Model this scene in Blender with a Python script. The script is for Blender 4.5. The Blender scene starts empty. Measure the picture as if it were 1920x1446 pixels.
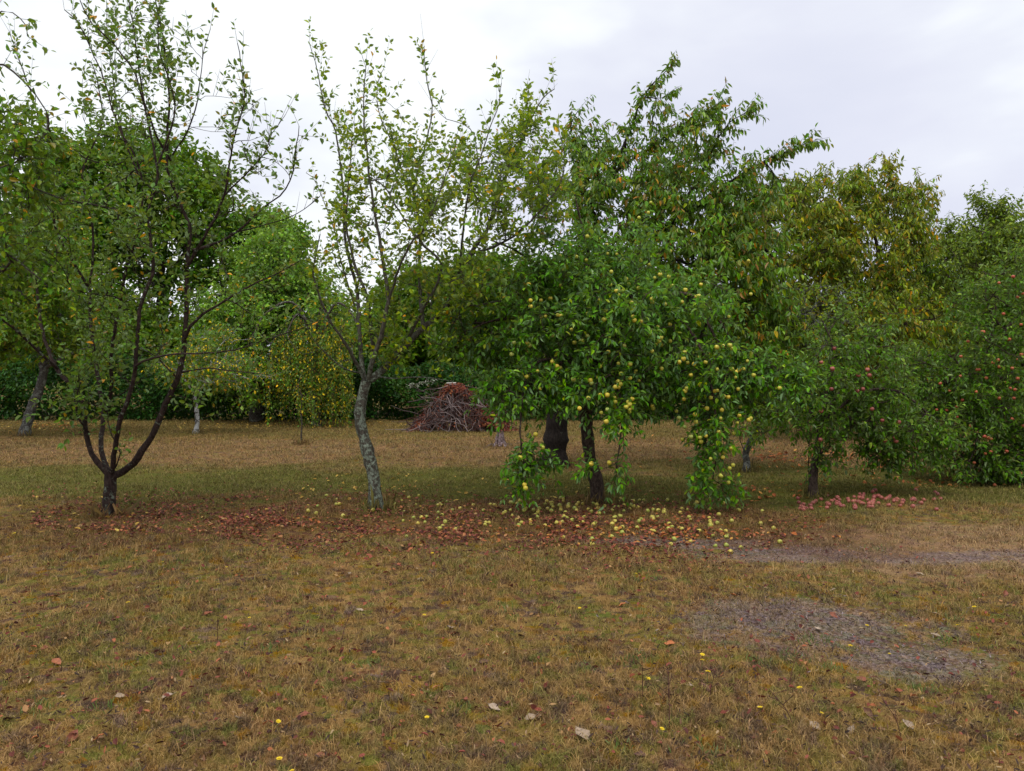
import bpy, math
import numpy as np
from math import radians, sin, cos, pi

# ------------------------------------------------------------------ camera, sky, sun, exposure
S = bpy.context.scene
COL = S.collection
CAM_H, PITCH, F, CX, CY = 1.6, radians(0.83), 1444.0, 960.0, 723.0
cam_data = bpy.data.cameras.new("camera")
cam_data.sensor_width = 36.0
cam_data.lens = F / 1920 * 36
cam_data.clip_start, cam_data.clip_end = 0.1, 2000
cam = bpy.data.objects.new("camera", cam_data)
COL.objects.link(cam)
cam.location = (0, 0, CAM_H)
cam.rotation_euler = (pi / 2 - PITCH, 0, 0)
S.camera = cam

SUN_EL, SUN_ROT = radians(66), radians(205)      # rotation measured clockwise from +Y
world = bpy.data.worlds.new("World")
S.world = world
world.use_nodes = True


class NT:
    """small helper round a node tree"""
    def __init__(s, tree):
        s.t = tree
        s.n = tree.nodes
        s.l = tree.links

    def new(s, kind, **kw):
        n = s.n.new(kind)
        for k, v in kw.items():
            setattr(n, k, v)
        return n

    def put(s, sock, v):
        if hasattr(v, "links"):
            s.l.new(v, sock)
        elif isinstance(v, (tuple, list)) and len(v) == 3 and sock.type == 'RGBA':
            sock.default_value = (*v, 1)
        else:
            sock.default_value = v

    def math(s, op, a, b=0.5, c=0.5, clamp=False):
        n = s.new('ShaderNodeMath', operation=op, use_clamp=clamp)
        for i, v in enumerate((a, b, c)):
            s.put(n.inputs[i], v)
        return n.outputs[0]

    def mix(s, fac, a, b, blend='MIX'):
        n = s.new('ShaderNodeMix', data_type='RGBA', blend_type=blend)
        s.put(n.inputs[0], fac)
        s.put(n.inputs[6], a)
        s.put(n.inputs[7], b)
        return n.outputs[2]

    def noise(s, vec, scale, detail=3, rough=0.55, dist=0.0):
        n = s.new('ShaderNodeTexNoise')
        s.put(n.inputs['Vector'], vec)
        n.inputs['Scale'].default_value = scale
        n.inputs['Detail'].default_value = detail
        n.inputs['Roughness'].default_value = rough
        n.inputs['Distortion'].default_value = dist
        return n.outputs[0]

    def step(s, v, lo, hi, a=0.0, b=1.0):
        n = s.new('ShaderNodeMapRange', interpolation_type='SMOOTHSTEP')
        s.put(n.inputs[0], v)
        for i, x in enumerate((lo, hi, a, b)):
            n.inputs[i + 1].default_value = x
        return n.outputs[0]

    def ramp(s, fac, stops, interp='LINEAR'):
        n = s.new('ShaderNodeValToRGB')
        s.put(n.inputs[0], fac)
        r = n.color_ramp
        r.interpolation = interp
        while len(r.elements) > 1:
            r.elements.remove(r.elements[-1])
        for i, (p, c) in enumerate(stops):
            e = r.elements[0] if i == 0 else r.elements.new(p)
            e.position = p
            e.color = (*c, 1)
        return n.outputs[0]


w = NT(world.node_tree)
w.n.clear()
out = w.new('ShaderNodeOutputWorld')
bg = w.new('ShaderNodeBackground')
bg.inputs['Strength'].default_value = 0.1
sky = w.new('ShaderNodeTexSky', sky_type='NISHITA')
sky.sun_disc = False
sky.sun_elevation = SUN_EL
sky.sun_rotation = SUN_ROT
tc = w.new('ShaderNodeTexCoord')
mp = w.new('ShaderNodeMapping')
mp.inputs['Location'].default_value = (1.37, 2.11, 0.77)
mp.inputs['Scale'].default_value = (1.0, 1.0, 2.2)
mp.inputs['Rotation'].default_value = (0.15, 0.25, 0.4)
w.l.new(tc.outputs['Generated'], mp.inputs['Vector'])
n1 = w.noise(mp.outputs[0], 1.6, 5, 0.5, 0.35)
n2 = w.noise(mp.outputs[0], 4.5, 4, 0.5, 0.2)
cloud_f = w.math('ADD', w.math('MULTIPLY', n1, 0.75), w.math('MULTIPLY', n2, 0.25))
cloud = w.ramp(cloud_f, [(0.36, (6.7, 6.95, 8.3)), (0.45, (7.3, 7.5, 8.7)), (0.50, (7.9, 8.15, 9.1)), (0.53, (8.7, 9.0, 9.5)), (0.58, (9.8, 10.1, 10.3))])
sepd = w.new('ShaderNodeSeparateXYZ')
w.l.new(tc.outputs['Generated'], sepd.inputs[0])
top = w.math('MULTIPLY', w.step(sepd.outputs[2], 0.12, 0.75), 0.5)
cloud = w.mix(top, cloud, (8.9, 9.2, 9.6))
cloud = w.mix(w.step(sepd.outputs[2], 0.42, 0.9), cloud, (15.5, 15.8, 16.2))
skyc = w.mix(0.95, sky.outputs[0], cloud)
w.l.new(skyc, bg.inputs['Color'])
w.l.new(bg.outputs[0], out.inputs[0])

sun_d = bpy.data.lights.new("sun", 'SUN')
sun_d.energy = 1.5
sun_d.angle = radians(18)
sun_d.color = (1.0, 0.96, 0.9)
sun = bpy.data.objects.new("sun", sun_d)
COL.objects.link(sun)
sun.rotation_euler = (pi / 2 - SUN_EL, 0, pi - SUN_ROT)
S.view_settings.view_transform = 'Standard'
S.view_settings.look = 'None'
S.view_settings.exposure = 0.14
S.view_settings.gamma = 1.0
S.render.engine = 'CYCLES'
S.cycles.max_bounces = 6
S.cycles.diffuse_bounces = 4
S.cycles.glossy_bounces = 2
S.cycles.transmission_bounces = 4
S.cycles.caustics_reflective = False
S.cycles.caustics_refractive = False

# ------------------------------------------------------------------ small geometry helpers
rng = np.random.default_rng(11)
CP, SP = cos(PITCH), sin(PITCH)


def ray(px, py):
    u = (np.asarray(px, float) - CX) / F
    v = (np.asarray(py, float) - CY) / F
    return np.stack([u, CP - v * SP, -SP - v * CP], -1)


def at(px, py, Y):
    d = ray(px, py)
    return d * (np.asarray(Y, float) / d[..., 1])[..., None] + np.array([0, 0, CAM_H])


def ground(px, py):
    d = ray(px, py)
    p = d * (-CAM_H / d[..., 2])[..., None]
    p[..., 2] = 0
    return p


def project(P):
    x, y, z = P[..., 0], P[..., 1], P[..., 2] - CAM_H
    fw = y * CP - z * SP
    up = y * SP + z * CP
    return CX + F * x / fw, CY - F * up / fw


def norm(v):
    return v / np.maximum(np.linalg.norm(v, axis=-1, keepdims=True), 1e-9)


def mesh_np(name, V, quads=None, tris=None, mat=None, parent=None, smooth=False):
    me = bpy.data.meshes.new(name)
    V = np.ascontiguousarray(V, np.float32).reshape(-1, 3)
    nq = 0 if quads is None else len(quads)
    nt = 0 if tris is None else len(tris)
    me.vertices.add(len(V))
    me.vertices.foreach_set("co", V.ravel())
    idx = np.concatenate([np.asarray(a, np.int32).ravel() for a in (quads, tris) if a is not None and len(a)])
    me.loops.add(len(idx))
    me.loops.foreach_set("vertex_index", idx)
    me.polygons.add(nq + nt)
    starts = np.concatenate([np.arange(nq) * 4, nq * 4 + np.arange(nt) * 3]).astype(np.int32)
    me.polygons.foreach_set("loop_start", starts)
    me.polygons.foreach_set("use_smooth", np.full(nq + nt, smooth, dtype=bool))
    me.update(calc_edges=True)
    if mat:
        me.materials.append(mat)
    o = bpy.data.objects.new(name, me)
    COL.objects.link(o)
    if parent:
        o.parent = parent
        o.matrix_parent_inverse.identity()
        o.location = -np.array(parent.location)
    return o


def tag(o, label=None, cat=None, group=None, kind=None):
    for k, v in (("label", label), ("category", cat), ("group", group), ("kind", kind)):
        if v:
            o[k] = v
    return o


def empty(name, loc):
    o = bpy.data.objects.new(name, None)
    COL.objects.link(o)
    o.location = loc
    o.empty_display_size = 0.2
    return o


def tubes(P, R, sides=4, rough=0.0, r=None):
    """P (M,K,3), R (M,K) -> verts, quads for M separate tubes"""
    M, K, _ = P.shape
    T = norm(np.gradient(P, axis=1))
    mean = norm(T.mean(1))
    ref = np.where((np.abs(mean[:, 2]) > 0.8)[:, None], np.array([1.0, 0, 0]), np.array([0, 0, 1.0]))[:, None, :]
    U = norm(np.cross(T, ref))
    W = np.cross(U, T)
    a = np.arange(sides) / sides * 2 * pi
    RR = np.broadcast_to(R[:, :, None], (M, K, sides)).copy()
    if rough:
        RR *= 1 + rough * (r or rng).normal(size=RR.shape)
    V = P[:, :, None, :] + RR[..., None] * (np.cos(a)[None, None, :, None] * U[:, :, None, :] + np.sin(a)[None, None, :, None] * W[:, :, None, :])
    base = (np.arange(M) * K * sides)[:, None, None]
    k = (np.arange(K - 1) * sides)[None, :, None]
    j = np.arange(sides)[None, None, :]
    j2 = (np.arange(sides) + 1) % sides
    j2 = j2[None, None, :]
    Q = np.stack([base + k + j, base + k + j2, base + k + sides + j2, base + k + sides + j], -1).reshape(-1, 4)
    return V.reshape(-1, 3), Q


def smooth_line(pts, n):
    """Catmull-Rom through pts, n samples evenly by length"""
    p = np.asarray(pts, float)
    if len(p) == 2:
        p = np.array([p[0], (p[0] + p[1]) / 2, p[1]])
    q = np.vstack([2 * p[0] - p[1], p, 2 * p[-1] - p[-2]])
    t = np.linspace(0, 1, 12, endpoint=False)[:, None]
    seg = []
    for i in range(1, len(q) - 2):
        a, b, c, d = q[i - 1], q[i], q[i + 1], q[i + 2]
        seg.append(0.5 * ((2 * b) + (-a + c) * t + (2 * a - 5 * b + 4 * c - d) * t ** 2 + (-a + 3 * b - 3 * c + d) * t ** 3))
    s = np.vstack(seg + [p[-1:]])
    L = np.concatenate([[0], np.cumsum(np.linalg.norm(np.diff(s, axis=0), axis=1))])
    u = np.linspace(0, L[-1], n)
    return np.stack([np.interp(u, L, s[:, i]) for i in range(3)], -1), L[-1]


class Geo:
    def __init__(s):
        s.v, s.q, s.n = [], [], 0

    def add(s, V, Q):
        s.v.append(V)
        s.q.append(Q + s.n)
        s.n += len(V)

    def build(s, name, mat, parent=None, smooth=True):
        return mesh_np(name, np.vstack(s.v), quads=np.vstack(s.q), mat=mat, parent=parent, smooth=smooth)


def leaf_geo(pos, d, nr, L, wr, fold=0.18, curl=0.2, r=None):
    """leaves of two faces each, folded on the midrib, tip curling down"""
    r = r or rng
    N = len(pos)
    d = norm(d)
    s = norm(np.cross(d, nr))
    n = np.cross(s, d)
    L = L[:, None]
    W = L * wr * 0.5 * r.uniform(0.8, 1.2, (N, 1))
    f = fold * r.uniform(0.2, 1.8, (N, 1))
    c = curl * r.uniform(-0.3, 1.6, (N, 1))

    def pt(t, side, wmul):
        return pos + d * L * t + s * W * wmul * side + n * (abs(side) * f * W - c * L * t * t)
    V = np.stack([pt(0, 0, 0), pt(.28, -1, .92), pt(.66, -1, .8), pt(1, 0, 0), pt(.66, 1, .8), pt(.28, 1, .92)], 1)
    b = (np.arange(N) * 6)[:, None]
    Q = np.concatenate([b + np.array([[0, 5, 4, 3]]), b + np.array([[0, 3, 2, 1]])], 0)
    return V.reshape(-1, 3), Q


# ------------------------------------------------------------------ materials
def material(name):
    m = bpy.data.materials.new(name)
    m.use_nodes = True
    t = NT(m.node_tree)
    t.n.clear()
    o = t.new('ShaderNodeOutputMaterial')
    return m, t, o


def leaf_mat(name, stops=None, under=(0.14, 0.19, 0.10), patch=None, patch_scale=0.9, patch_lo=0.55, patch_hi=0.7, trans=0.27, rough=0.42, spec=0.45):
    m, t, o = material(name)
    g = t.new('ShaderNodeNewGeometry')
    col = t.ramp(g.outputs['Random Per Island'], stops)
    if patch:
        n = t.noise(g.outputs['Position'], patch_scale, 3)
        k = t.math('MULTIPLY', t.step(n, patch_lo, patch_hi), t.step(t.math('FRACT', t.math('MULTIPLY', g.outputs['Random Per Island'], 37.7)), 0.1, 0.6), clamp=True)
        col = t.mix(k, col, patch)
    hue = t.new('ShaderNodeHueSaturation')
    t.put(hue.inputs['Value'], t.math('ADD', 0.68, t.math('MULTIPLY', t.math('POWER', t.math('FRACT', t.math('MULTIPLY', g.outputs['Random Per Island'], 91.3)), 1.6), 1.3)))
    hue.inputs['Saturation'].default_value = 1.14
    t.put(hue.inputs['Color'], col)
    col = hue.outputs[0]
    back = t.mix(t.math('MULTIPLY', g.outputs['Backfacing'], 0.55), col, under)
    p = t.new('ShaderNodeBsdfPrincipled')
    t.put(p.inputs['Base Color'], back)
    p.inputs['Roughness'].default_value = rough
    p.inputs['Specular IOR Level'].default_value = spec
    tr = t.new('ShaderNodeBsdfTranslucent')
    t.put(tr.inputs['Color'], t.mix(0.45, col, (0.36, 0.48, 0.03), 'MIX'))
    ms = t.new('ShaderNodeMixShader')
    ms.inputs[0].default_value = trans
    t.l.new(p.outputs[0], ms.inputs[1])
    t.l.new(tr.outputs[0], ms.inputs[2])
    t.l.new(ms.outputs[0], o.inputs[0])
    return m


def bark_mat(name, dark=(0.035, 0.026, 0.02), mid=(0.09, 0.075, 0.06), lichen=(0.30, 0.33, 0.26), lo=0.55, hi=0.62, scale=9.0, upto=None):
    m, t, o = material(name)
    g = t.new('ShaderNodeNewGeometry')
    mpn = t.new('ShaderNodeMapping')
    mpn.inputs['Scale'].default_value = (1, 1, 0.45)
    t.l.new(g.outputs['Position'], mpn.inputs['Vector'])
    a = t.noise(mpn.outputs[0], 38, 5, 0.65)
    b = t.noise(g.outputs['Position'], scale, 6, 0.72, 0.4)
    c = t.noise(g.outputs['Position'], 60, 4, 0.6)
    col = t.mix(t.step(a, 0.35, 0.7), dark, mid)
    k = t.step(b, lo, hi)
    if upto:
        sz = t.new('ShaderNodeSeparateXYZ')
        t.l.new(g.outputs['Position'], sz.inputs[0])
        k = t.math('MULTIPLY', k, t.step(sz.outputs[2], upto, upto + 0.5, 1.0, 0.12))
    col = t.mix(k, col, t.mix(t.step(c, 0.3, 0.7), lichen, tuple(x * 0.55 for x in lichen)))
    p = t.new('ShaderNodeBsdfPrincipled')
    t.put(p.inputs['Base Color'], col)
    p.inputs['Roughness'].default_value = 0.9
    p.inputs['Specular IOR Level'].default_value = 0.15
    bp = t.new('ShaderNodeBump')
    bp.inputs['Strength'].default_value = 0.9
    bp.inputs['Distance'].default_value = 0.02
    t.put(bp.inputs['Height'], t.math('ADD', a, t.math('MULTIPLY', k, 0.3)))
    t.l.new(bp.outputs[0], p.inputs['Normal'])
    t.l.new(p.outputs[0], o.inputs[0])
    return m


def island_mat(name, stops, rough=0.85, trans=0.0, spec=0.2, mottle=0.0):
    m, t, o = material(name)
    g = t.new('ShaderNodeNewGeometry')
    col = t.ramp(g.outputs['Random Per Island'], stops)
    if mottle:
        col = t.mix(t.math('MULTIPLY', t.step(t.noise(g.outputs['Position'], 90, 3), 0.4, 0.65), mottle), col, (0.03, 0.018, 0.012))
    p = t.new('ShaderNodeBsdfPrincipled')
    t.put(p.inputs['Base Color'], col)
    p.inputs['Roughness'].default_value = rough
    p.inputs['Specular IOR Level'].default_value = spec
    if trans:
        tr = t.new('ShaderNodeBsdfTranslucent')
        t.put(tr.inputs['Color'], col)
        ms = t.new('ShaderNodeMixShader')
        ms.inputs[0].default_value = trans
        t.l.new(p.outputs[0], ms.inputs[1])
        t.l.new(tr.outputs[0], ms.inputs[2])
        t.l.new(ms.outputs[0], o.inputs[0])
    else:
        t.l.new(p.outputs[0], o.inputs[0])
    return m


def fruit_mat(name, a, b, blush, lo, hi):
    """apple skin: ground colour from a to b per apple, blush in a patch of its own, tiny freckles"""
    m, t, o = material(name)
    oi = t.new('ShaderNodeObjectInfo')
    tcn = t.new('ShaderNodeTexCoord')
    col = t.mix(oi.outputs['Random'], a, b)
    off = t.new('ShaderNodeVectorMath', operation='ADD')
    t.l.new(tcn.outputs['Object'], off.inputs[0])
    comb = t.new('ShaderNodeCombineXYZ')
    for i, k in enumerate((3.1, 7.7, 5.3)):
        t.put(comb.inputs[i], t.math('MULTIPLY', oi.outputs['Random'], k))
    t.l.new(comb.outputs[0], off.inputs[1])
    col = t.mix(t.step(t.noise(off.outputs[0], 22, 2), lo, hi), col, blush)
    col = t.mix(t.math('MULTIPLY', t.step(t.noise(off.outputs[0], 260, 1), 0.66, 0.72), 0.5), col, (0.25, 0.14, 0.05))
    p = t.new('ShaderNodeBsdfPrincipled')
    t.put(p.inputs['Base Color'], col)
    p.inputs['Roughness'].default_value = 0.38
    p.inputs['Specular IOR Level'].default_value = 0.4
    t.l.new(p.outputs[0], o.inputs[0])
    return m


# places on the ground (metres) that the ground's own colours and the grass share: centre, radii
GREY = [((1.85, 4.9), (0.8, 0.55)), ((2.3, 4.3), (0.5, 0.28)), ((2.5, 6.9), (0.95, 0.3)), ((1.6, 7.35), (0.9, 0.26)), ((4.0, 6.7), (1.0, 0.22))]


def ground_color(t, pos):
    """colour of the turf at a world position"""
    flat = t.new('ShaderNodeVectorMath', operation='MULTIPLY')
    t.l.new(pos, flat.inputs[0])
    flat.inputs[1].default_value = (1, 1, 0)
    P = flat.outputs[0]
    sep = t.new('ShaderNodeSeparateXYZ')
    t.l.new(P, sep.inputs[0])
    X, Y = sep.outputs[0], sep.outputs[1]
    big = t.noise(P, 0.55, 4, 0.6)
    med = t.noise(P, 2.6, 5, 0.62, 0.3)
    fine = t.noise(P, 9.0, 4, 0.65)
    tiny = t.noise(P, 38, 3, 0.6)
    col = t.mix(t.step(med, 0.36, 0.66), (0.32, 0.21, 0.105), (0.20, 0.165, 0.052))
    col = t.mix(t.math('MULTIPLY', t.step(big, 0.42, 0.66), 0.7), col, (0.13, 0.14, 0.042))
    off1 = t.new('ShaderNodeVectorMath', operation='ADD')
    t.l.new(P, off1.inputs[0])
    off1.inputs[1].default_value = (31, 17, 0)
    moss = t.noise(off1.outputs[0], 3.6, 6, 0.68, 0.4)
    col = t.mix(t.math('MULTIPLY', t.step(moss, 0.56, 0.65), 0.6), col, (0.28, 0.16, 0.03))
    off2 = t.new('ShaderNodeVectorMath', operation='ADD')
    t.l.new(P, off2.inputs[0])
    off2.inputs[1].default_value = (-13, 41, 0)
    soil = t.noise(off2.outputs[0], 4.4, 6, 0.72, 0.3)
    col = t.mix(t.math('MULTIPLY', t.step(soil, 0.49, 0.59), 0.85), col, (0.085, 0.055, 0.052))
    vor = t.new('ShaderNodeTexVoronoi')
    wv = t.new('ShaderNodeVectorMath', operation='ADD')
    t.l.new(P, wv.inputs[0])
    wn = t.new('ShaderNodeTexNoise')
    t.l.new(P, wn.inputs['Vector'])
    wn.inputs['Scale'].default_value = 14
    wsc = t.new('ShaderNodeVectorMath', operation='SCALE')
    t.l.new(wn.outputs['Color'], wsc.inputs[0])
    wsc.inputs['Scale'].default_value = 0.09
    t.l.new(wsc.outputs[0], wv.inputs[1])
    t.l.new(wv.outputs[0], vor.inputs['Vector'])
    vor.inputs['Scale'].default_value = 15
    vs = t.new('ShaderNodeSeparateColor')
    t.l.new(vor.outputs['Color'], vs.inputs[0])
    clump = t.ramp(vs.outputs[0], [(0, (0.07, 0.042, 0.036)), (0.16, (0.13, 0.065, 0.04)), (0.26, (0.30, 0.19, 0.085)), (0.5, (0.36, 0.24, 0.11)), (0.66, (0.18, 0.17, 0.045)), (0.8, (0.12, 0.15, 0.04)), (0.93, (0.30, 0.16, 0.03)), (1, (0.18, 0.13, 0.12))])
    col = t.mix(t.math('MULTIPLY', t.step(vs.outputs[1], 0.1, 0.7), 0.75), col, clump)
    # bands by distance from the house side
    wob = t.math('ADD', Y, t.math('MULTIPLY', t.math('SUBTRACT', t.noise(P, 0.45, 5, 0.65), 0.5), 9.0))
    green = t.math('MULTIPLY', t.step(wob, 8.6, 10.2), t.step(wob, 12.2, 14.6, 1.0, 0.0))
    col = t.mix(t.math('MULTIPLY', green, 0.75), col, (0.09, 0.11, 0.026))
    tan = t.math('MULTIPLY', t.step(wob, 12.4, 15.0), t.step(wob, 17.0, 20.0, 1.0, 0.0))
    col = t.mix(t.math('MULTIPLY', tan, 0.28), col, (0.26, 0.165, 0.115))
    fargreen = t.step(wob, 18.5, 20.5)
    col = t.mix(t.math('MULTIPLY', fargreen, 0.45), col, (0.13, 0.115, 0.04))
    # paler bleached turf out in the open on the right
    dx = t.math('DIVIDE', t.math('SUBTRACT', X, 4.6), 2.6)
    dy = t.math('DIVIDE', t.math('SUBTRACT', Y, 7.0), 1.3)
    e = t.math('ADD', t.math('ADD', t.math('MULTIPLY', dx, dx), t.math('MULTIPLY', dy, dy)), t.math('MULTIPLY', t.math('SUBTRACT', med, 0.5), 3.0))
    col = t.mix(t.math('MULTIPLY', t.step(e, 0.2, 1.3, 1.0, 0.0), 0.5), col, (0.36, 0.25, 0.17))
    # bare grey-violet patches of dead matted turf
    gm = None
    for (cx, cy), (rx, ry) in GREY:
        dx = t.math('DIVIDE', t.math('SUBTRACT', X, cx), rx)
        dy = t.math('DIVIDE', t.math('SUBTRACT', Y, cy), ry)
        e = t.math('ADD', t.math('MULTIPLY', dx, dx), t.math('MULTIPLY', dy, dy))
        e = t.math('ADD', e, t.math('MULTIPLY', t.math('SUBTRACT', t.noise(P, 2.3, 5, 0.7), 0.5), 5.5))
        k = t.step(e, 0.1, 1.5, 1.0, 0.0)
        gm = k if gm is None else t.math('MAXIMUM', gm, k)
    grey = t.mix(t.step(tiny, 0.38, 0.62), (0.085, 0.065, 0.07), (0.30, 0.25, 0.265))
    col = t.mix(t.math('MULTIPLY', gm, 0.55), col, grey)
    # dark mould under the leaf litter
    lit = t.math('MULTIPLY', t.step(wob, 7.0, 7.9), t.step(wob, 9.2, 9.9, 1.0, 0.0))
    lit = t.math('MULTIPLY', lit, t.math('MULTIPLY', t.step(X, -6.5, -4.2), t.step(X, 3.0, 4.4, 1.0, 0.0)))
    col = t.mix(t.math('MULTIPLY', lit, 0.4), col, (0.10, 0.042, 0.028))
    hs = t.new('ShaderNodeHueSaturation')
    hs.inputs['Saturation'].default_value = 1.15
    hs.inputs['Value'].default_value = 0.93
    hs.inputs['Hue'].default_value = 0.492
    t.put(hs.inputs['Color'], col)
    return hs.outputs[0], fine, tiny


def ground_mat():
    m, t, o = material("dry turf")
    g = t.new('ShaderNodeNewGeometry')
    col, fine, tiny = ground_color(t, g.outputs['Position'])
    hv = t.new('ShaderNodeHueSaturation')
    t.put(hv.inputs['Color'], col)
    t.put(hv.inputs['Value'], t.math('ADD', -0.05, t.math('MULTIPLY', t.math('ADD', fine, tiny), 0.72)))
    p = t.new('ShaderNodeBsdfPrincipled')
    t.put(p.inputs['Base Color'], hv.outputs[0])
    p.inputs['Roughness'].default_value = 1.0
    p.inputs['Specular IOR Level'].default_value = 0.05
    bp = t.new('ShaderNodeBump')
    bp.inputs['Strength'].default_value = 0.6
    bp.inputs['Distance'].default_value = 0.015
    t.put(bp.inputs['Height'], t.math('ADD', fine, tiny))
    t.l.new(bp.outputs[0], p.inputs['Normal'])
    t.l.new(p.outputs[0], o.inputs[0])
    return m


def grass_mat():
    m, t, o = material("grass blades")
    g = t.new('ShaderNodeNewGeometry')
    col, fine, tiny = ground_color(t, g.outputs['Position'])
    rnd = g.outputs['Random Per Island']
    straw = t.ramp(t.math('FRACT', t.math('MULTIPLY', rnd, 53.7)), [(0, (0.13, 0.135, 0.04)), (0.3, (0.22, 0.18, 0.06)), (0.62, (0.36, 0.24, 0.10)), (0.86, (0.44, 0.31, 0.16)), (1, (0.16, 0.07, 0.035))])
    col = t.mix(0.28, col, straw)
    hv = t.new('ShaderNodeHueSaturation')
    t.put(hv.inputs['Color'], col)
    t.put(hv.inputs['Value'], t.math('ADD', 0.55, t.math('MULTIPLY', rnd, 1.1)))
    p = t.new('ShaderNodeBsdfPrincipled')
    t.put(p.inputs['Base Color'], hv.outputs[0])
    p.inputs['Roughness'].default_value = 0.7
    p.inputs['Specular IOR Level'].default_value = 0.15
    tr = t.new('ShaderNodeBsdfTranslucent')
    t.put(tr.inputs['Color'], hv.outputs[0])
    ms = t.new('ShaderNodeMixShader')
    ms.inputs[0].default_value = 0.25
    t.l.new(p.outputs[0], ms.inputs[1])
    t.l.new(tr.outputs[0], ms.inputs[2])
    t.l.new(ms.outputs[0], o.inputs[0])
    return m


BARK_DARK = bark_mat("dark plum bark", lo=0.56, hi=0.62, lichen=(0.24, 0.26, 0.20))
BARK_RED = bark_mat("dark reddish bark", dark=(0.022, 0.014, 0.012), mid=(0.065, 0.042, 0.034), lichen=(0.22, 0.25, 0.19), lo=0.57, hi=0.64, scale=13)
BARK_SHADED = bark_mat("shade-darkened cherry bark", dark=(0.012, 0.009, 0.008), mid=(0.035, 0.026, 0.022), lichen=(0.1, 0.1, 0.08), lo=0.64, hi=0.7)  # cherry bark taken near black: deep shade painted into its colour
BARK_LICHEN = bark_mat("lichened bark", dark=(0.05, 0.04, 0.03), mid=(0.12, 0.11, 0.085), lichen=(0.27, 0.31, 0.235), lo=0.45, hi=0.55, scale=22, upto=1.45)
BARK_BROWN = bark_mat("brown bark", dark=(0.03, 0.02, 0.015), mid=(0.10, 0.07, 0.055), lichen=(0.2, 0.2, 0.16), lo=0.62, hi=0.68)
BARK_PALE = bark_mat("pale birch bark", dark=(0.05, 0.045, 0.04), mid=(0.16, 0.15, 0.14), lichen=(0.5, 0.5, 0.48), lo=0.40, hi=0.47, scale=7)
BARK_GREY = bark_mat("grey bark", dark=(0.05, 0.045, 0.04), mid=(0.13, 0.12, 0.105), lichen=(0.27, 0.28, 0.25), lo=0.5, hi=0.57)

# ------------------------------------------------------------------ ground
gs = np.concatenate([-np.geomspace(400, 14, 12), np.linspace(-12, 12, 49), np.geomspace(14, 400, 12)])
gy = np.concatenate([np.linspace(-12, 26, 77), np.geomspace(28, 600, 14)])
GX, GY = np.meshgrid(gs, gy)


def relief(x, y):
    near = np.clip((26 - np.abs(y)) / 10, 0, 1)
    return near * (0.018 * np.sin(x * 1.7 + 0.8 * np.sin(y * 1.1)) + 0.014 * np.sin(y * 2.3 + x * 0.6) + 0.01 * np.sin(3.1 * x - 1.9 * y))


GV = np.stack([GX, GY, relief(GX, GY)], -1).reshape(-1, 3)
nx, ny = len(gs), len(gy)
ii = (np.arange(ny - 1)[:, None] * nx + np.arange(nx - 1)[None]).ravel()
gr = mesh_np("ground", GV, quads=np.stack([ii, ii + 1, ii + nx + 1, ii + nx], -1), mat=ground_mat(), smooth=True)
tag(gr, "wide flat orchard ground of dry patchy turf", "ground", kind="structure")


def grey_mask(x, y):
    k = np.zeros_like(x)
    for (cx, cy), (rx, ry) in GREY:
        k = np.maximum(k, np.clip(1.4 - ((x - cx) / rx) ** 2 - ((y - cy) / ry) ** 2, 0, 1))
    return k


def build_grass(n_tuft, per, r):
    d = np.exp(r.uniform(math.log(2.5), math.log(27), n_tuft))
    px = np.where(r.uniform(size=n_tuft) < 0.82, r.uniform(-200, 2120, n_tuft), np.where(r.uniform(size=n_tuft) < 0.5, r.uniform(-1300, -200, n_tuft), r.uniform(2120, 3220, n_tuft)))
    x = (px - CX) / F * d
    y = d
    # clumpiness
    cl = 0.5 + 0.5 * np.sin(x * 7.3 + 2 * np.sin(y * 3.1)) * np.sin(y * 6.1 + 2 * np.sin(x * 2.7))
    cl = 0.6 * cl + 0.4 * (0.5 + 0.5 * np.sin(x * 2.1 + 1.3 * np.sin(1.7 * y)) * np.sin(1.9 * y + x))
    litter = np.exp(-((y - 8.5) / 0.9) ** 2) * (x > -5) * (x < 4)
    keep = r.uniform(size=n_tuft) < (0.35 + 0.75 * cl) * (1 - 0.3 * grey_mask(x, y)) * (1 - 0.3 * litter)
    x, y, cl = x[keep], y[keep], cl[keep]
    far = np.clip(y / 4, 0.8, 7) ** 0.75
    N = len(x)
    xb = np.repeat(x, per) + r.normal(0, 0.022, N * per) * np.repeat(far, per)
    yb = np.repeat(y, per) + r.normal(0, 0.022, N * per) * np.repeat(far, per)
    farb = np.repeat(far, per)
    h = r.gamma(4, 0.0062, N * per) * np.repeat(0.6 + 0.7 * cl, per) * (0.75 + 0.25 * farb)
    h *= 1 - 0.5 * grey_mask(xb, yb)
    wd = r.uniform(0.0011, 0.0026, N * per) * farb
    a = r.uniform(0, 2 * pi, N * per)
    lean = np.stack([np.cos(a), np.sin(a)], -1) * (h * r.uniform(0.2, 1.5, N * per))[:, None]
    b = a + r.normal(pi / 2, 0.5, N * per)
    sv = np.stack([np.cos(b), np.sin(b), np.zeros_like(b)], -1) * wd[:, None]
    p0 = np.stack([xb, yb, relief(xb, yb) - 0.004], -1)
    m = p0 + np.concatenate([lean * 0.35, (h * 0.62)[:, None]], 1)
    tp = p0 + np.concatenate([lean, (h * r.uniform(0.75, 1, N * per))[:, None]], 1)
    V = np.stack([p0 - sv, p0 + sv, m + sv * 0.75, m - sv * 0.75, tp], 1).reshape(-1, 3)
    i = (np.arange(N * per) * 5)[:, None]
    return V, i + np.array([[0, 1, 2, 3]]), i + np.array([[3, 2, 4]])


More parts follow.
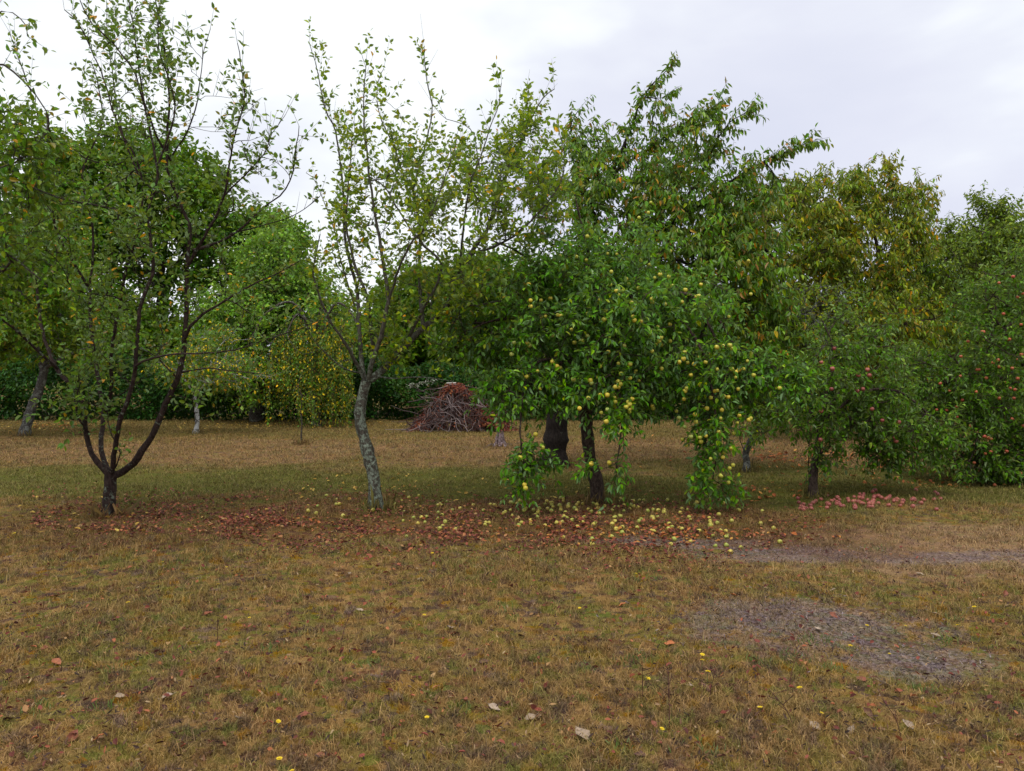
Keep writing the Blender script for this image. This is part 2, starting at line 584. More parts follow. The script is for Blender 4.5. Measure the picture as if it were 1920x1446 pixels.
GRASS = grass_mat()
V, Q, T = build_grass(178000, 7, np.random.default_rng(5))
tag(mesh_np("grass", V, quads=Q, tris=T, mat=GRASS), "short dry straw and olive grass over the orchard floor", "grass", kind="stuff")

# brighter green weedy tufts in the turf
rg = np.random.default_rng(8)
gp = np.array([(930, 1065), (1190, 1095), (1205, 1080), (1225, 1090), (1520, 1205), (1548, 1205), (1560, 1255), (1430, 1250), (705, 1245), (870, 1330), (1180, 1240), (1200, 1235), (220, 1265), (500, 1220), (945, 1140), (1730, 1290), (1790, 1160), (1650, 1030), (70, 1335), (1330, 1430), (1165, 1420), (640, 985), (330, 1060), (1010, 1060), (1480, 1230), (1100, 1250), (200, 1335), (1770, 1200), (1320, 1040)], float)
c = ground(gp[:, 0], gp[:, 1])
k = 34
B = np.repeat(c, k, 0) + np.concatenate([rg.normal(0, 0.05, (len(c) * k, 2)), np.zeros((len(c) * k, 1))], 1)
B[:, 2] = relief(B[:, 0], B[:, 1])
dd = norm(np.concatenate([rg.normal(0, 0.6, (len(B), 2)), np.ones((len(B), 1))], 1))
V, Q = leaf_geo(B, dd, rg.normal(size=B.shape), rg.uniform(0.02, 0.05, len(B)), 0.13, r=rg)
FEET = np.array([(203, 965), (706, 955), (1123, 943), (1526, 932), (1399, 886), (1040, 876), (44, 817), (367, 812), (565, 833), (937, 838)], float)
cf = ground(FEET[:, 0], FEET[:, 1])
kf = 170
af = rg.uniform(0, 2 * pi, (len(cf), kf))
rf = np.array([.09, .09, .1, .08, .08, .24, .16, .09, .05, .2])[:, None] + np.abs(rg.normal(0, .09, (len(cf), kf)))
BF = np.stack([cf[:, :1] + rf * np.cos(af), cf[:, 1:2] + rf * np.sin(af), np.zeros_like(af)], -1).reshape(-1, 3)
BF[:, 2] = relief(BF[:, 0], BF[:, 1])
df = norm(np.concatenate([rg.normal(0, 0.45, (len(BF), 2)), np.ones((len(BF), 1))], 1))
VF, QF = leaf_geo(BF, df, rg.normal(size=BF.shape), rg.gamma(4, 0.025, len(BF)), 0.06, curl=.35, r=rg)
tag(mesh_np("grass", VF, quads=QF, mat=GRASS), "longer wispy grass left standing round the feet of the trees", "grass", kind="stuff")
GREEN_BLADE = island_mat("green blades", [(0, (0.09, 0.15, 0.03)), (0.6, (0.15, 0.20, 0.05)), (1, (0.17, 0.22, 0.09))], 0.6, 0.25)
tag(mesh_np("green_weeds", V, quads=Q, mat=GREEN_BLADE), "small fresh green tufts of weeds dotted through the dry turf", "weeds", kind="stuff")


# ------------------------------------------------------------------ trees
FRONT = {}


def pipe(n, r_tip):
    return r_tip * (1.0 + n) ** 0.46


def grow(r, nodes, ndir, attr, r_tip, r_cap):
    """join crown points to the wood one after another, nearest first; returns branch polylines with radii"""
    P = [nodes]
    cap = len(nodes) + len(attr) * 4
    NP = np.zeros((cap, 3)); ND = np.zeros((cap, 3)); NB = np.full(cap, -1)
    n = len(nodes)
    NP[:n], ND[:n] = nodes, ndir
    dist = np.array([np.min(np.linalg.norm(nodes - a, axis=1)) for a in attr])
    order = np.argsort(dist)
    lines, par, count = [], [], []
    for oi in order:
        a = attr[oi]
        v = a - NP[:n]
        L = np.linalg.norm(v, axis=1)
        cs = np.einsum('ij,ij->i', v, ND[:n]) / np.maximum(L, 1e-6)
        j = int(np.argmin(L * (1.55 - 0.55 * cs) + 0.02))
        st, d0, L0 = NP[j], ND[j], L[j]
        c1 = st + (d0 * 0.45 + norm(v[j]) * 0.55 + r.normal(0, 0.12, 3)) * L0 * 0.4
        t = np.linspace(0, 1, 6)[:, None]
        line = (1 - t) ** 2 * st + 2 * t * (1 - t) * c1 + t * t * a
        line[1:-1] += r.normal(0, 0.015, (4, 3)) * min(L0, 1)
        lines.append(line); par.append(NB[j]); count.append(0)
        b = len(lines) - 1
        k = NB[j]
        while k >= 0:
            count[k] += 1
            k = par[k]
        for q in (2, 3, 4, 5):
            NP[n] = line[q]
            ND[n] = norm(line[q] - line[q - 1])
            NB[n] = b
            n += 1
    lines = np.array(lines); count = np.array(count)
    R0 = np.minimum(pipe(count, r_tip), r_cap)
    R1 = np.maximum(R0 * 0.6, r_tip * 0.7)
    R = R0[:, None] + (R1 - R0)[:, None] * np.linspace(0, 1, 6)[None]
    return lines, R


def make_shoots(r, base, bdir, st):
    M = len(base)
    L = r.uniform(*st['len'], M)
    hab = np.array(st.get('habit', (0, 0, 0.5)))
    D = norm(bdir * st.get('fwd', 0.6) + hab + r.normal(0, st.get('spread', 0.5), (M, 3)))
    cv = np.array(st.get('curve', (0, 0, 0)))
    K = 5
    t = np.linspace(0, 1, K)[None, :, None]
    P = base[:, None] + D[:, None] * L[:, None, None] * t + cv[None, None] * (L[:, None, None] * t * t)
    n = np.maximum(1, (L / st['gap']).astype(int))
    mx = n.max()
    j = np.arange(mx)[None]
    tt = (j + r.uniform(0.1, 0.9, (M, mx))) / n[:, None]
    t0 = st.get('from', 0.12)
    if st.get('spur'):
        nc = np.maximum(1, np.round(n / 3.0))[:, None]
        tt = np.clip((np.round(tt * nc - 0.3) + 0.3) / nc + r.normal(0, 0.025, tt.shape), 0, 1)
    tt = t0 + (1 - t0) * tt
    bare = r.uniform(size=M) < st.get('bare', 0)
    ok = (j < n[:, None]) & (r.uniform(size=(M, mx)) < st.get('fill', 0.9)) & ~bare[:, None]
    mi, ji = np.nonzero(ok)
    tv = tt[mi, ji][:, None]
    pos = base[mi] + D[mi] * L[mi, None] * tv + cv[None] * L[mi, None] * tv * tv
    tan = norm(D[mi] + 2 * cv[None] * tv)
    ref = np.where((np.abs(tan[:, 2]) > 0.8)[:, None], np.array([1.0, 0, 0]), np.array([0, 0, 1.0]))
    U = norm(np.cross(tan, ref)); W = np.cross(tan, U)
    phi = ji * 2.4 + r.uniform(0, 6.28, M)[mi] + r.normal(0, 0.3, len(mi))
    rad = U * np.cos(phi)[:, None] + W * np.sin(phi)[:, None]
    ang = np.radians(r.normal(st.get('ang', 58), 15, len(mi)))[:, None]
    d = tan * np.cos(ang) + rad * np.sin(ang)
    d[:, 2] -= st.get('droop', 0.2) * r.uniform(0.4, 1.6, len(mi))
    d = norm(d)
    nr = np.array([0, 0, st.get('nup', 0.8)])[None] + tan * 0.25 + r.normal(0, 0.45, (len(mi), 3)) + rad * 0.3
    pos = pos + d * 0.012
    ll = r.uniform(*st['leaf'], len(mi)) * (1 - 0.3 * (tv[:, 0] > 0.92))
    return P, pos, d, nr, ll


def limb_pts(px_pts, Y):
    a = np.array([(p[0], p[1], p[2] if len(p) > 2 else 0) for p in px_pts], float)
    return at(a[:, 0], a[:, 1], Y + a[:, 2])


def tree(name, label, cat, Y, base, trunk, tr, limbs, blobs, st, leafm, bark, seed, r_tip=0.004, r_cap=0.03, shoots_per=4, group=None, twig_r=0.0022, twigs=True, sides=12, flare=1.35, trunk_rough=0.05):
    """one tree: trunk and scaffold limbs drawn where they stand, a crown filled in by growth, leaves along its shoots"""
    r = np.random.default_rng(seed)
    root = ground(np.array([base[0]]), np.array([base[1]]))[0] if len(base) == 2 else np.array(base, float)
    if Y is None:
        Y = root[1]
    e = empty(name, tuple(root))
    tag(e, label, cat, group)
    wood = Geo()
    tp = limb_pts(trunk, Y)
    tp = np.vstack([root[None] + np.array([[0, 0, -0.05]]), tp])
    line, L = smooth_line(tp, max(10, int(np.linalg.norm(tp[-1] - tp[0]) / 0.07)))
    K = len(line)
    rad = np.linspace(tr[0], tr[1], K)
    hgt = line[:, 2]
    rad = rad * (1 + (flare - 1) * np.exp(-np.maximum(hgt, 0) / 0.12))
    rad = rad * (1 + 0.05 * np.sin(np.arange(K) * 0.9 + seed) + 0.04 * r.normal(size=K))
    wood.add(*tubes(line[None], rad[None], sides, trunk_rough, r))
    nodes, dirs = [line[K // 2:]], [norm(np.gradient(line, axis=0))[K // 2:]]
    sb, sd = [], []
    for lm in limbs:
        pts, r0, r1, leafy = lm
        p = limb_pts(pts, Y)
        n = max(8, int(np.linalg.norm(np.diff(p, axis=0), axis=1).sum() / 0.1))
        ln, LL = smooth_line(p, n)
        wig = np.cumsum(r.normal(0, 0.006, (n, 3)), 0)
        ln = ln + wig - np.linspace(0, 1, n)[:, None] * wig[-1] * 0.6
        rr = r0 + (r1 - r0) * np.linspace(0, 1, n) ** 0.8
        rr = rr * (1 + 0.05 * r.normal(size=n))
        wood.add(*tubes(ln[None], rr[None], 8 if r0 > 0.012 else 5, 0.04, r))
        td = norm(np.gradient(ln, axis=0))
        nodes.append(ln[1:]); dirs.append(td[1:])
        if leafy:
            q = (r.uniform(0.18, 1.0, leafy) ** 0.8 * (n - 1)).astype(int)
            q[0] = n - 1
            sb.append(ln[q]); sd.append(td[q])
    wood.build("trunk", bark, e)
    nodes = np.vstack(nodes); dirs = np.vstack(dirs)
    att = []
    for (cx, cy, rx, ry, dY, rY, n) in blobs:
        u = norm(r.normal(size=(n, 3))) * (r.uniform(0.12, 1, (n, 1)) ** 0.42)
        a = at(cx + rx * u[:, 0], cy + ry * u[:, 1], Y + dY + rY * u[:, 2])
        att.append(a[a[:, 2] > 0.08])
    tw = Geo()
    if att:
        att = np.vstack(att)
        lines, R = grow(r, nodes, dirs, att, r_tip, r_cap)
        if twigs or True:
            tw.add(*tubes(lines, R, 5))
        M = len(lines)
        tq = r.uniform(0.3, 1.0, (M, shoots_per)); tq[:, 0] = 1.0
        f = tq * 5
        i0 = np.minimum(f.astype(int), 4)
        fr = (f - i0)[..., None]
        bi = np.arange(M)[:, None]
        sb.append((lines[bi, i0] * (1 - fr) + lines[bi, i0 + 1] * fr).reshape(-1, 3))
        sd.append(norm(lines[bi, i0 + 1] - lines[bi, i0]).reshape(-1, 3))
    sb = np.vstack(sb); sd = np.vstack(sd)
    P, pos, d, nr, ll = make_shoots(r, sb, sd, st)
    if twigs:
        tw.add(*tubes(P, np.broadcast_to(np.linspace(twig_r * 1.25, twig_r * 0.6, 5)[None], P.shape[:2]), 3))
    if tw.n:
        tw.build("branches", bark, e)
    ok = pos[:, 2] > 0.02
    pos, d, nr, ll = pos[ok], d[ok], nr[ok], ll[ok]
    V, Q = leaf_geo(pos, d, nr, ll, st.get('wr', 0.52), st.get('fold', 0.25), st.get('curl', 0.2), r)
    V[:, 2] = np.maximum(V[:, 2], 0.015)
    mesh_np("crown", V, quads=Q, mat=leafm, parent=e)
    FRONT[e.name] = (pos, project(pos))
    return e


def front_depth(e, px, py, rad=14):
    """depth of the outer leaves of a crown along one line of sight, so fruit hangs in its outer leaves"""
    pos, (X, Y) = FRONT[e.name]
    for k in (1, 2, 4, 8):
        m = (np.abs(X - px) < rad * k) & (np.abs(Y - py) < rad * k)
        if m.sum() >= 4:
            return float(np.quantile(pos[m, 1], 0.06))
    return float(np.quantile(pos[:, 1], 0.2))


# --- leaf materials
LM_PLUM = leaf_mat("sparse orchard leaves", [(0, (0.06, 0.135, 0.022)), (0.55, (0.095, 0.18, 0.03)), (0.9, (0.15, 0.22, 0.03)), (0.975, (0.22, 0.22, 0.03)), (0.985, (0.6, 0.28, 0.02)), (1, (0.6, 0.25, 0.02))], under=(0.20, 0.26, 0.13))
LM_YG = leaf_mat("yellow green leaves", trans=0.36, spec=0.3, stops=[(0, (0.08, 0.17, 0.02)), (0.5, (0.145, 0.225, 0.022)), (0.88, (0.29, 0.33, 0.03)), (0.975, (0.3, 0.27, 0.03)), (0.985, (0.6, 0.3, 0.02)), (1, (0.6, 0.25, 0.02))], under=(0.22, 0.28, 0.12))
LM_APPLE = leaf_mat("apple leaves", [(0, (0.045, 0.13, 0.012)), (0.6, (0.075, 0.19, 0.016)), (0.93, (0.14, 0.25, 0.025)), (1, (0.22, 0.24, 0.03))], under=(0.20, 0.31, 0.15), spec=0.35)
LM_CHERRY = leaf_mat("cherry leaves", [(0, (0.055, 0.135, 0.014)), (0.55, (0.09, 0.185, 0.018)), (0.86, (0.16, 0.215, 0.022)), (0.95, (0.28, 0.15, 0.035)), (1, (0.28, 0.12, 0.03))], under=(0.16, 0.22, 0.07), spec=0.35)
LM_AUTUMN = leaf_mat("turning cherry leaves", [(0, (0.08, 0.15, 0.016)), (0.5, (0.14, 0.205, 0.018)), (0.88, (0.26, 0.23, 0.02)), (1, (0.36, 0.17, 0.025))], under=(0.2, 0.23, 0.06), patch=(0.34, 0.22, 0.018), patch_scale=0.55, patch_lo=0.55, patch_hi=0.78, spec=0.3)
LM_RED = leaf_mat("red apple leaves", [(0, (0.04, 0.10, 0.012)), (0.7, (0.075, 0.155, 0.02)), (1, (0.17, 0.23, 0.05))], under=(0.20, 0.26, 0.13), spec=0.22)
LM_OAK = leaf_mat("dark tree leaves", [(0, (0.035, 0.105, 0.010)), (0.7, (0.07, 0.165, 0.014)), (1, (0.13, 0.22, 0.018))], under=(0.09, 0.15, 0.03), patch=(0.16, 0.21, 0.018), patch_scale=0.5, spec=0.25)
LM_LIGHT = leaf_mat("light green leaves", [(0, (0.075, 0.17, 0.022)), (0.6, (0.13, 0.245, 0.035)), (0.97, (0.24, 0.34, 0.08)), (0.98, (0.6, 0.36, 0.03)), (1, (0.6, 0.36, 0.03))], under=(0.25, 0.34, 0.16), spec=0.3)
LM_LEFT = leaf_mat("yellowing leaves", [(0, (0.05, 0.13, 0.016)), (0.6, (0.10, 0.195, 0.02)), (0.95, (0.2, 0.25, 0.025)), (1, (0.42, 0.2, 0.03))], under=(0.17, 0.23, 0.06), patch=(0.28, 0.24, 0.02), patch_scale=0.7, patch_lo=0.6, patch_hi=0.78, spec=0.3)
LM_FLECK = leaf_mat("green and gold leaves", [(0, (0.045, 0.11, 0.014)), (0.7, (0.09, 0.18, 0.02)), (0.78, (0.45, 0.36, 0.05)), (0.95, (0.62, 0.46, 0.08)), (1, (0.62, 0.28, 0.05))], under=(0.2, 0.24, 0.07), spec=0.3)
LM_HEDGE = leaf_mat("hedge leaves", [(0, (0.012, 0.038, 0.008)), (0.8, (0.02, 0.06, 0.012)), (1, (0.045, 0.11, 0.02))], under=(0.025, 0.055, 0.02), trans=0.15, spec=0.14, patch=(0.055, 0.11, 0.022), patch_scale=0.45, patch_lo=0.56)
LM_FAR = leaf_mat("far leaves", [(0, (0.045, 0.11, 0.014)), (0.6, (0.08, 0.16, 0.02)), (1, (0.15, 0.21, 0.025))], under=(0.10, 0.16, 0.04), patch=(0.10, 0.19, 0.022), patch_scale=0.4, spec=0.25)
LM_OLIVE = leaf_mat("olive leaves", [(0, (0.075, 0.13, 0.02)), (0.6, (0.12, 0.18, 0.025)), (1, (0.2, 0.23, 0.03))], under=(0.18, 0.23, 0.09), patch=(0.09, 0.2, 0.018), patch_scale=0.6, spec=0.3)

# --- leaf habits
ST_SPARSE = dict(spur=True, len=(0.12, 0.42), habit=(0, 0, 0.75), fwd=0.5, spread=0.42, gap=0.033, leaf=(0.048, 0.085), wr=0.56, ang=52, droop=0.12, nup=0.5, fill=0.8, bare=0.16, curl=0.22, fold=0.35)
ST_APPLE = dict(spur=True, len=(0.12, 0.34), habit=(0, 0, 0.1), fwd=0.6, spread=0.55, curve=(0, 0, -0.25), gap=0.026, leaf=(0.055, 0.098), wr=0.46, ang=55, droop=0.35, nup=0.8, fill=0.92, curl=0.3, fold=0.4)
ST_CHERRY = dict(len=(0.2, 0.55), habit=(0.1, -0.05, 0.3), fwd=0.8, spread=0.4, curve=(0, 0, -0.15), gap=0.032, leaf=(0.085, 0.15), wr=0.36, ang=60, droop=1.15, nup=0.35, fill=0.92, curl=0.22, fold=0.35)
ST_FARBIG = dict(len=(0.35, 0.9), habit=(0, 0, 0.2), fwd=0.6, spread=0.7, gap=0.07, leaf=(0.11, 0.2), wr=0.6, ang=60, droop=0.4, nup=0.8, fill=0.95, curl=0.2, fold=0.3)
ST_MID = dict(len=(0.25, 0.6), habit=(0, 0, 0.15), fwd=0.6, spread=0.6, gap=0.045, leaf=(0.07, 0.125), wr=0.5, ang=58, droop=0.4, nup=0.8, fill=0.92, curl=0.25, fold=0.3)
ST_WEEP = dict(len=(0.5, 1.1), habit=(0, 0, -1.5), fwd=0.2, spread=0.16, curve=(0, 0, -0.2), gap=0.045, leaf=(0.05, 0.085), wr=0.6, ang=60, droop=0.5, nup=0.4, fill=0.85, curl=0.2, fold=0.3)

# ===== the left open tree: five limbs from a low fork
tree("plum_tree", "open vase-shaped tree with dark limbs forking low, foremost on the left", "tree", None, (203, 962),
     [(205, 935), (207, 903), (208, 884)], (0.07, 0.066),
     [
         ([(207, 893), (192, 872), (176, 852), (165, 811), (162, 768, .1), (144, 732, .2), (108, 692, .3), (83, 624, .5), (72, 534, .7), (60, 440, .8), (70, 330, .9)], 0.034, 0.007, 30),
         ([(110, 694, .3), (90, 674, .1), (48, 635, -.1), (7, 602, -.3), (-60, 560, -.5)], 0.018, 0.009, 16),
         ([(206, 892, .03), (190, 830, .3), (194, 786, .5), (173, 635, .9), (165, 534, 1.1), (170, 430, 1.2), (150, 330, 1.2), (190, 230, 1.3), (170, 120, 1.3)], 0.032, 0.006, 40),
         ([(196, 775, .5), (209, 732, .4), (212, 642, .3), (234, 523, .2), (262, 420, .2), (259, 324, .2), (216, 234, .2), (190, 150, .3), (150, 60, .3), (118, 25, .3)], 0.024, 0.005, 50),
         ([(210, 890, -.03), (212, 858, -.2), (223, 797, -.4), (234, 761, -.5), (248, 696, -.6), (252, 588, -.7), (277, 502, -.7), (270, 400, -.6), (290, 320, -.6), (262, 160, -.6), (230, 100, -.6), (178, 50, -.5), (150, 5, -.5)], 0.031, 0.005, 50),
         ([(214, 893), (234, 879, -.05), (252, 861, -.1), (281, 811, -.2), (302, 761, -.25), (331, 703, -.3), (342, 653, -.3), (349, 552, -.3), (353, 480, -.25), (356, 414, -.2), (320, 330, -.2), (318, 280, -.2), (320, 162, -.1), (309, 90, -.1), (288, -10, 0)], 0.043, 0.005, 60),
         ([(352, 500, -.3), (390, 430, -.5), (424, 360, -.6), (432, 288, -.7), (460, 180, -.8), (450, 80, -.8)], 0.02, 0.004, 34),
         ([(343, 640, -.3), (360, 609, -.4), (414, 570, -.5), (468, 537, -.6), (561, 491, -.7)], 0.02, 0.005, 12),
         ([(250, 700, -.6), (266, 681, -.7), (335, 663, -.8), (432, 656, -.9), (504, 638, -1.0), (600, 600, -1.05)], 0.013, 0.004, 16),
         ([(336, 700, -.3), (380, 690, -.4), (430, 695, -.5), (500, 700, -.6)], 0.011, 0.004, 3),
         ([(360, 470, -.2), (432, 442, 0), (486, 396, .1), (540, 345, .1), (561, 234, .1)], 0.018, 0.004, 16),
         ([(432, 440, 0), (500, 420, .2), (560, 400, .3), (600, 370, .3)], 0.01, 0.004, 10),
         ([(322, 290, -.2), (360, 216, -.3), (381, 97, -.3), (394, 50, -.3)], 0.011, 0.0035, 4),
         ([(320, 300, -.2), (290, 240, -.4), (266, 160, -.5), (252, 60, -.5), (240, -20, -.5)], 0.014, 0.004, 22),
         ([(295, 313, -.6), (330, 200, -.7), (300, 90, -.8), (300, 10, -.8)], 0.012, 0.004, 22),
         ([(260, 330, .2), (225, 210, .5), (205, 100, .6), (200, 10, .6)], 0.013, 0.004, 24),
         ([(424, 365, -.6), (490, 300, -.9), (510, 250, -1.0), (534, 215, -1.0)], 0.01, 0.003, 14),
         ([(165, 540, 1.1), (110, 430, 1.0), (90, 300, .9), (60, 180, .8), (20, 60, .8)], 0.018, 0.004, 26),
         ([(165, 810), (150, 790, -.15), (140, 770, -.2), (150, 700, -.3)], 0.012, 0.004, 14),
         ([(210, 885, -.05), (222, 850, -.25), (205, 810, -.3), (200, 770, -.3)], 0.009, 0.004, 10),
     ],
     [(250, 170, 130, 160, 0, 1.0, 64), (180, 420, 150, 150, .3, 1.2, 70), (310, 420, 120, 130, -.1, 1.2, 50), (215, 640, 120, 130, .1, 1.1, 64), (455, 300, 80, 130, -.3, .9, 24), (60, 380, 90, 160, .5, 1.0, 42), (150, 760, 60, 60, -.2, .4, 16), (440, 560, 110, 90, -.5, .6, 16), (345, 740, 50, 60, -.3, .3, 8)],
     ST_SPARSE, LM_PLUM, BARK_RED, 21, flare=1.15, r_tip=0.0034, r_cap=0.012, shoots_per=3)

# ===== tree beyond the left edge whose outer boughs reach in
tree("edge_tree", "leafy tree at the left edge with boughs reaching in front of the open tree", "tree", 7.6, (-4.55 * 1.0 - 1.4, 7.6, 0),
     [(-210, 900), (-215, 700), (-190, 560)], (0.09, 0.06),
     [([(-195, 600), (-100, 420), (0, 313), (60, 350, .1), (144, 374, .2), (216, 390, .3)], 0.03, 0.006, 26),
      ([(-195, 580), (-130, 380), (-60, 180), (0, 120), (60, 170), (90, 210)], 0.03, 0.006, 22),
      ([(-190, 560), (-120, 300), (-50, 100), (0, 25), (45, 45), (55, 75)], 0.025, 0.004, 12),
      ([(-195, 620), (-90, 470), (0, 470), (90, 540)], 0.025, 0.006, 18)],
     [(20, 250, 90, 70, 0, .6, 26), (10, 340, 110, 70, .2, .7, 34), (-40, 480, 100, 110, .2, .8, 40), (50, 290, 90, 60, .3, .6, 20)],
     dict(ST_SPARSE, leaf=(0.055, 0.09), bare=0.03, habit=(0, 0, 0.2), droop=0.5), LM_LEFT, BARK_DARK, 22, r_tip=0.004, r_cap=0.014, shoots_per=4)

# ===== the lichened middle tree
tree("apple_tree", "sparse upright tree with a leaning pale lichen-covered trunk", "tree", None, (706, 955),
     [(703, 920), (699, 886), (692, 857), (686, 834), (678, 803), (675, 775), (680, 742), (687, 715)], (0.076, 0.062),
     [
         ([(686, 722), (678, 699), (650, 644, -.3), (612, 585, -.6), (590, 520, -.8), (600, 440, -.9)], 0.028, 0.005, 16),
         ([(684, 715, .03), (677, 660, .3), (674, 609, .4), (671, 540, .5), (650, 458, .55), (642, 354, .6), (630, 250, .6), (609, 198, .6), (595, 129, .6), (581, 81, .6)], 0.03, 0.004, 52),
         ([(690, 715), (695, 661, .1), (692, 609, .1), (685, 557, .1), (664, 500, .15), (650, 420, .2), (655, 340, .2), (660, 260, .2)], 0.028, 0.005, 24),
         ([(692, 712, -.03), (698, 678, -.2), (716, 620, -.35), (730, 560, -.45), (723, 510, -.45), (712, 423, -.45), (695, 295, -.45), (685, 226, -.45), (683, 164, -.45), (687, 112, -.45)], 0.033, 0.004, 46),
         ([(694, 712), (702, 706), (733, 678, .05), (764, 644, .1), (799, 609, .15), (827, 588, .2), (854, 547, .3), (882, 475, .35), (917, 423, .4), (948, 337, .5), (982, 260, .6), (1013, 191, .6), (1040, 165, .6)], 0.05, 0.005, 44),
         ([(828, 590, .2), (870, 575, .1), (899, 571, .0), (960, 560, -.1)], 0.017, 0.005, 8),
         ([(760, 648, .1), (800, 560, -.3), (820, 520, -.4), (827, 489, -.5), (810, 470, -.5), (792, 458, -.5), (740, 390, -.6), (720, 350, -.6), (690, 330, -.6)], 0.024, 0.005, 22),
         ([(794, 612, .15), (790, 530, .5), (789, 416, .7), (778, 364, .7), (799, 285, .7), (816, 212, .7), (804, 150, .7), (797, 90, .7)], 0.027, 0.0035, 36),
         ([(785, 400, .7), (764, 347, .7), (737, 274, .75), (712, 209, .8), (709, 153, .8), (719, 128, .8)], 0.013, 0.0035, 28),
         ([(855, 545, .3), (870, 420, -.2), (880, 350, -.4), (913, 257, -.5), (934, 205, -.5), (942, 157, -.5)], 0.018, 0.0035, 24),
         ([(918, 423, .4), (900, 330, .6), (885, 247, .7), (834, 222, .7), (815, 200, .7)], 0.011, 0.0035, 6),
         ([(885, 475, .35), (950, 450, .0), (1010, 400, -.3), (1060, 330, -.5), (1050, 250, -.5)], 0.018, 0.004, 22),
         ([(675, 620, .4), (640, 480, .8), (615, 400, 1.0), (590, 340, 1.1), (575, 325, 1.1)], 0.014, 0.0035, 18),
         ([(674, 700), (640, 690, -.2), (590, 640, -.4), (570, 600, -.5)], 0.011, 0.004, 6),
         ([(704, 706), (740, 712, -.1), (790, 708, -.2), (850, 716, -.3)], 0.011, 0.004, 5),
         ([(985, 262, .6), (990, 220, .7), (985, 180, .7)], 0.006, 0.003, 12),
         ([(730, 560, -.45), (770, 460, -.9), (800, 420, -1.0), (850, 300, -1.1), (860, 250, -1.1)], 0.016, 0.004, 20),
     ],
     [(870, 450, 130, 150, 0, 1.0, 90), (980, 360, 90, 130, .2, .8, 84), (740, 440, 110, 150, .1, 1.0, 44), (650, 520, 70, 160, .1, .8, 30), (830, 340, 110, 80, .2, .9, 36), (720, 300, 100, 120, .1, .8, 24), (780, 600, 100, 80, 0, .6, 34), (900, 590, 90, 80, .1, .6, 30), (715, 660, 40, 40, 0, .3, 12), (990, 300, 60, 80, .3, .6, 26)],
     dict(ST_SPARSE, bare=0.1), LM_YG, BARK_LICHEN, 31, twig_r=0.0017, r_tip=0.0028, r_cap=0.012, shoots_per=4)

# ===== the yellow apple tree in the middle
APPLE_TREE = tree("apple_tree", "dense apple tree hung with yellow apples, boughs drooping near the ground", "tree", None, (1123, 943),
     [(1118, 905), (1107, 860), (1101, 810), (1098, 760), (1104, 690)], (0.085, 0.065),
     [
         ([(1104, 700), (1080, 620, .1), (1040, 540, .2), (980, 480, .3), (920, 450, .3)], 0.045, 0.01, 0),
         ([(1104, 695), (1120, 600, .2), (1110, 500, .3), (1090, 420, .3), (1075, 360, .3)], 0.045, 0.008, 10),
         ([(1104, 700), (1160, 620, -.2), (1240, 560, -.3), (1310, 560, -.4), (1380, 650, -.5)], 0.045, 0.01, 0),
         ([(1300, 560, -.4), (1350, 645, -.5), (1400, 658, -.5), (1440, 680, -.5), (1490, 720, -.5), (1540, 748, -.45)], 0.02, 0.005, 40),
         ([(1104, 720), (1060, 680, -.4), (1000, 690, -.8), (975, 800, -1.0), (985, 905, -1.0)], 0.028, 0.006, 0),
         ([(1104, 740), (1140, 700, -.5), (1168, 760, -.9), (1156, 885, -1.0)], 0.025, 0.006, 0),
         ([(1240, 565, -.3), (1310, 640, -.6), (1340, 740, -.7), (1345, 830, -.7), (1330, 930, -.7)], 0.026, 0.006, 0),
         ([(1104, 700), (1150, 560, .6), (1200, 460, .9), (1210, 400, 1.0)], 0.03, 0.007, 6),
         ([(1080, 620, .1), (960, 600, -.3), (880, 620, -.4), (850, 660, -.4)], 0.024, 0.006, 0),
     ],
     [(1120, 590, 190, 130, 0, 1.35, 230), (1200, 620, 210, 110, -.2, 1.2, 170), (980, 590, 130, 110, 0, 1.0, 100), (1280, 590, 100, 100, -.1, .9, 56), (1080, 480, 120, 70, .1, .9, 60), (1190, 470, 80, 60, .2, .8, 30),
      (960, 735, 60, 45, -.8, .35, 34), (1010, 710, 80, 50, -.5, .5, 36), (1010, 868, 42, 16, -.9, .14, 7), (985, 860, 22, 40, -.95, .12, 13), (980, 905, 12, 14, -1.0, .08, 3),
      (1130, 720, 90, 50, -.7, .5, 46), (1162, 785, 22, 50, -.95, .18, 12), (1104, 878, 16, 8, -1.0, .06, 2), (1156, 880, 8, 22, -1.0, .08, 3),
      (1340, 715, 80, 50, -.5, .4, 44), (1338, 810, 38, 70, -.65, .22, 26), (1318, 895, 20, 34, -.7, .12, 7), (1362, 910, 14, 24, -.65, .1, 4),
      (1400, 690, 60, 34, -.45, .3, 24), (1470, 710, 50, 28, -.45, .25, 26), (1230, 720, 60, 50, -.3, .4, 26), (870, 640, 60, 60, -.2, .5, 26)],
     ST_APPLE, LM_APPLE, BARK_BROWN, 41, r_tip=0.0036, r_cap=0.026, shoots_per=4)

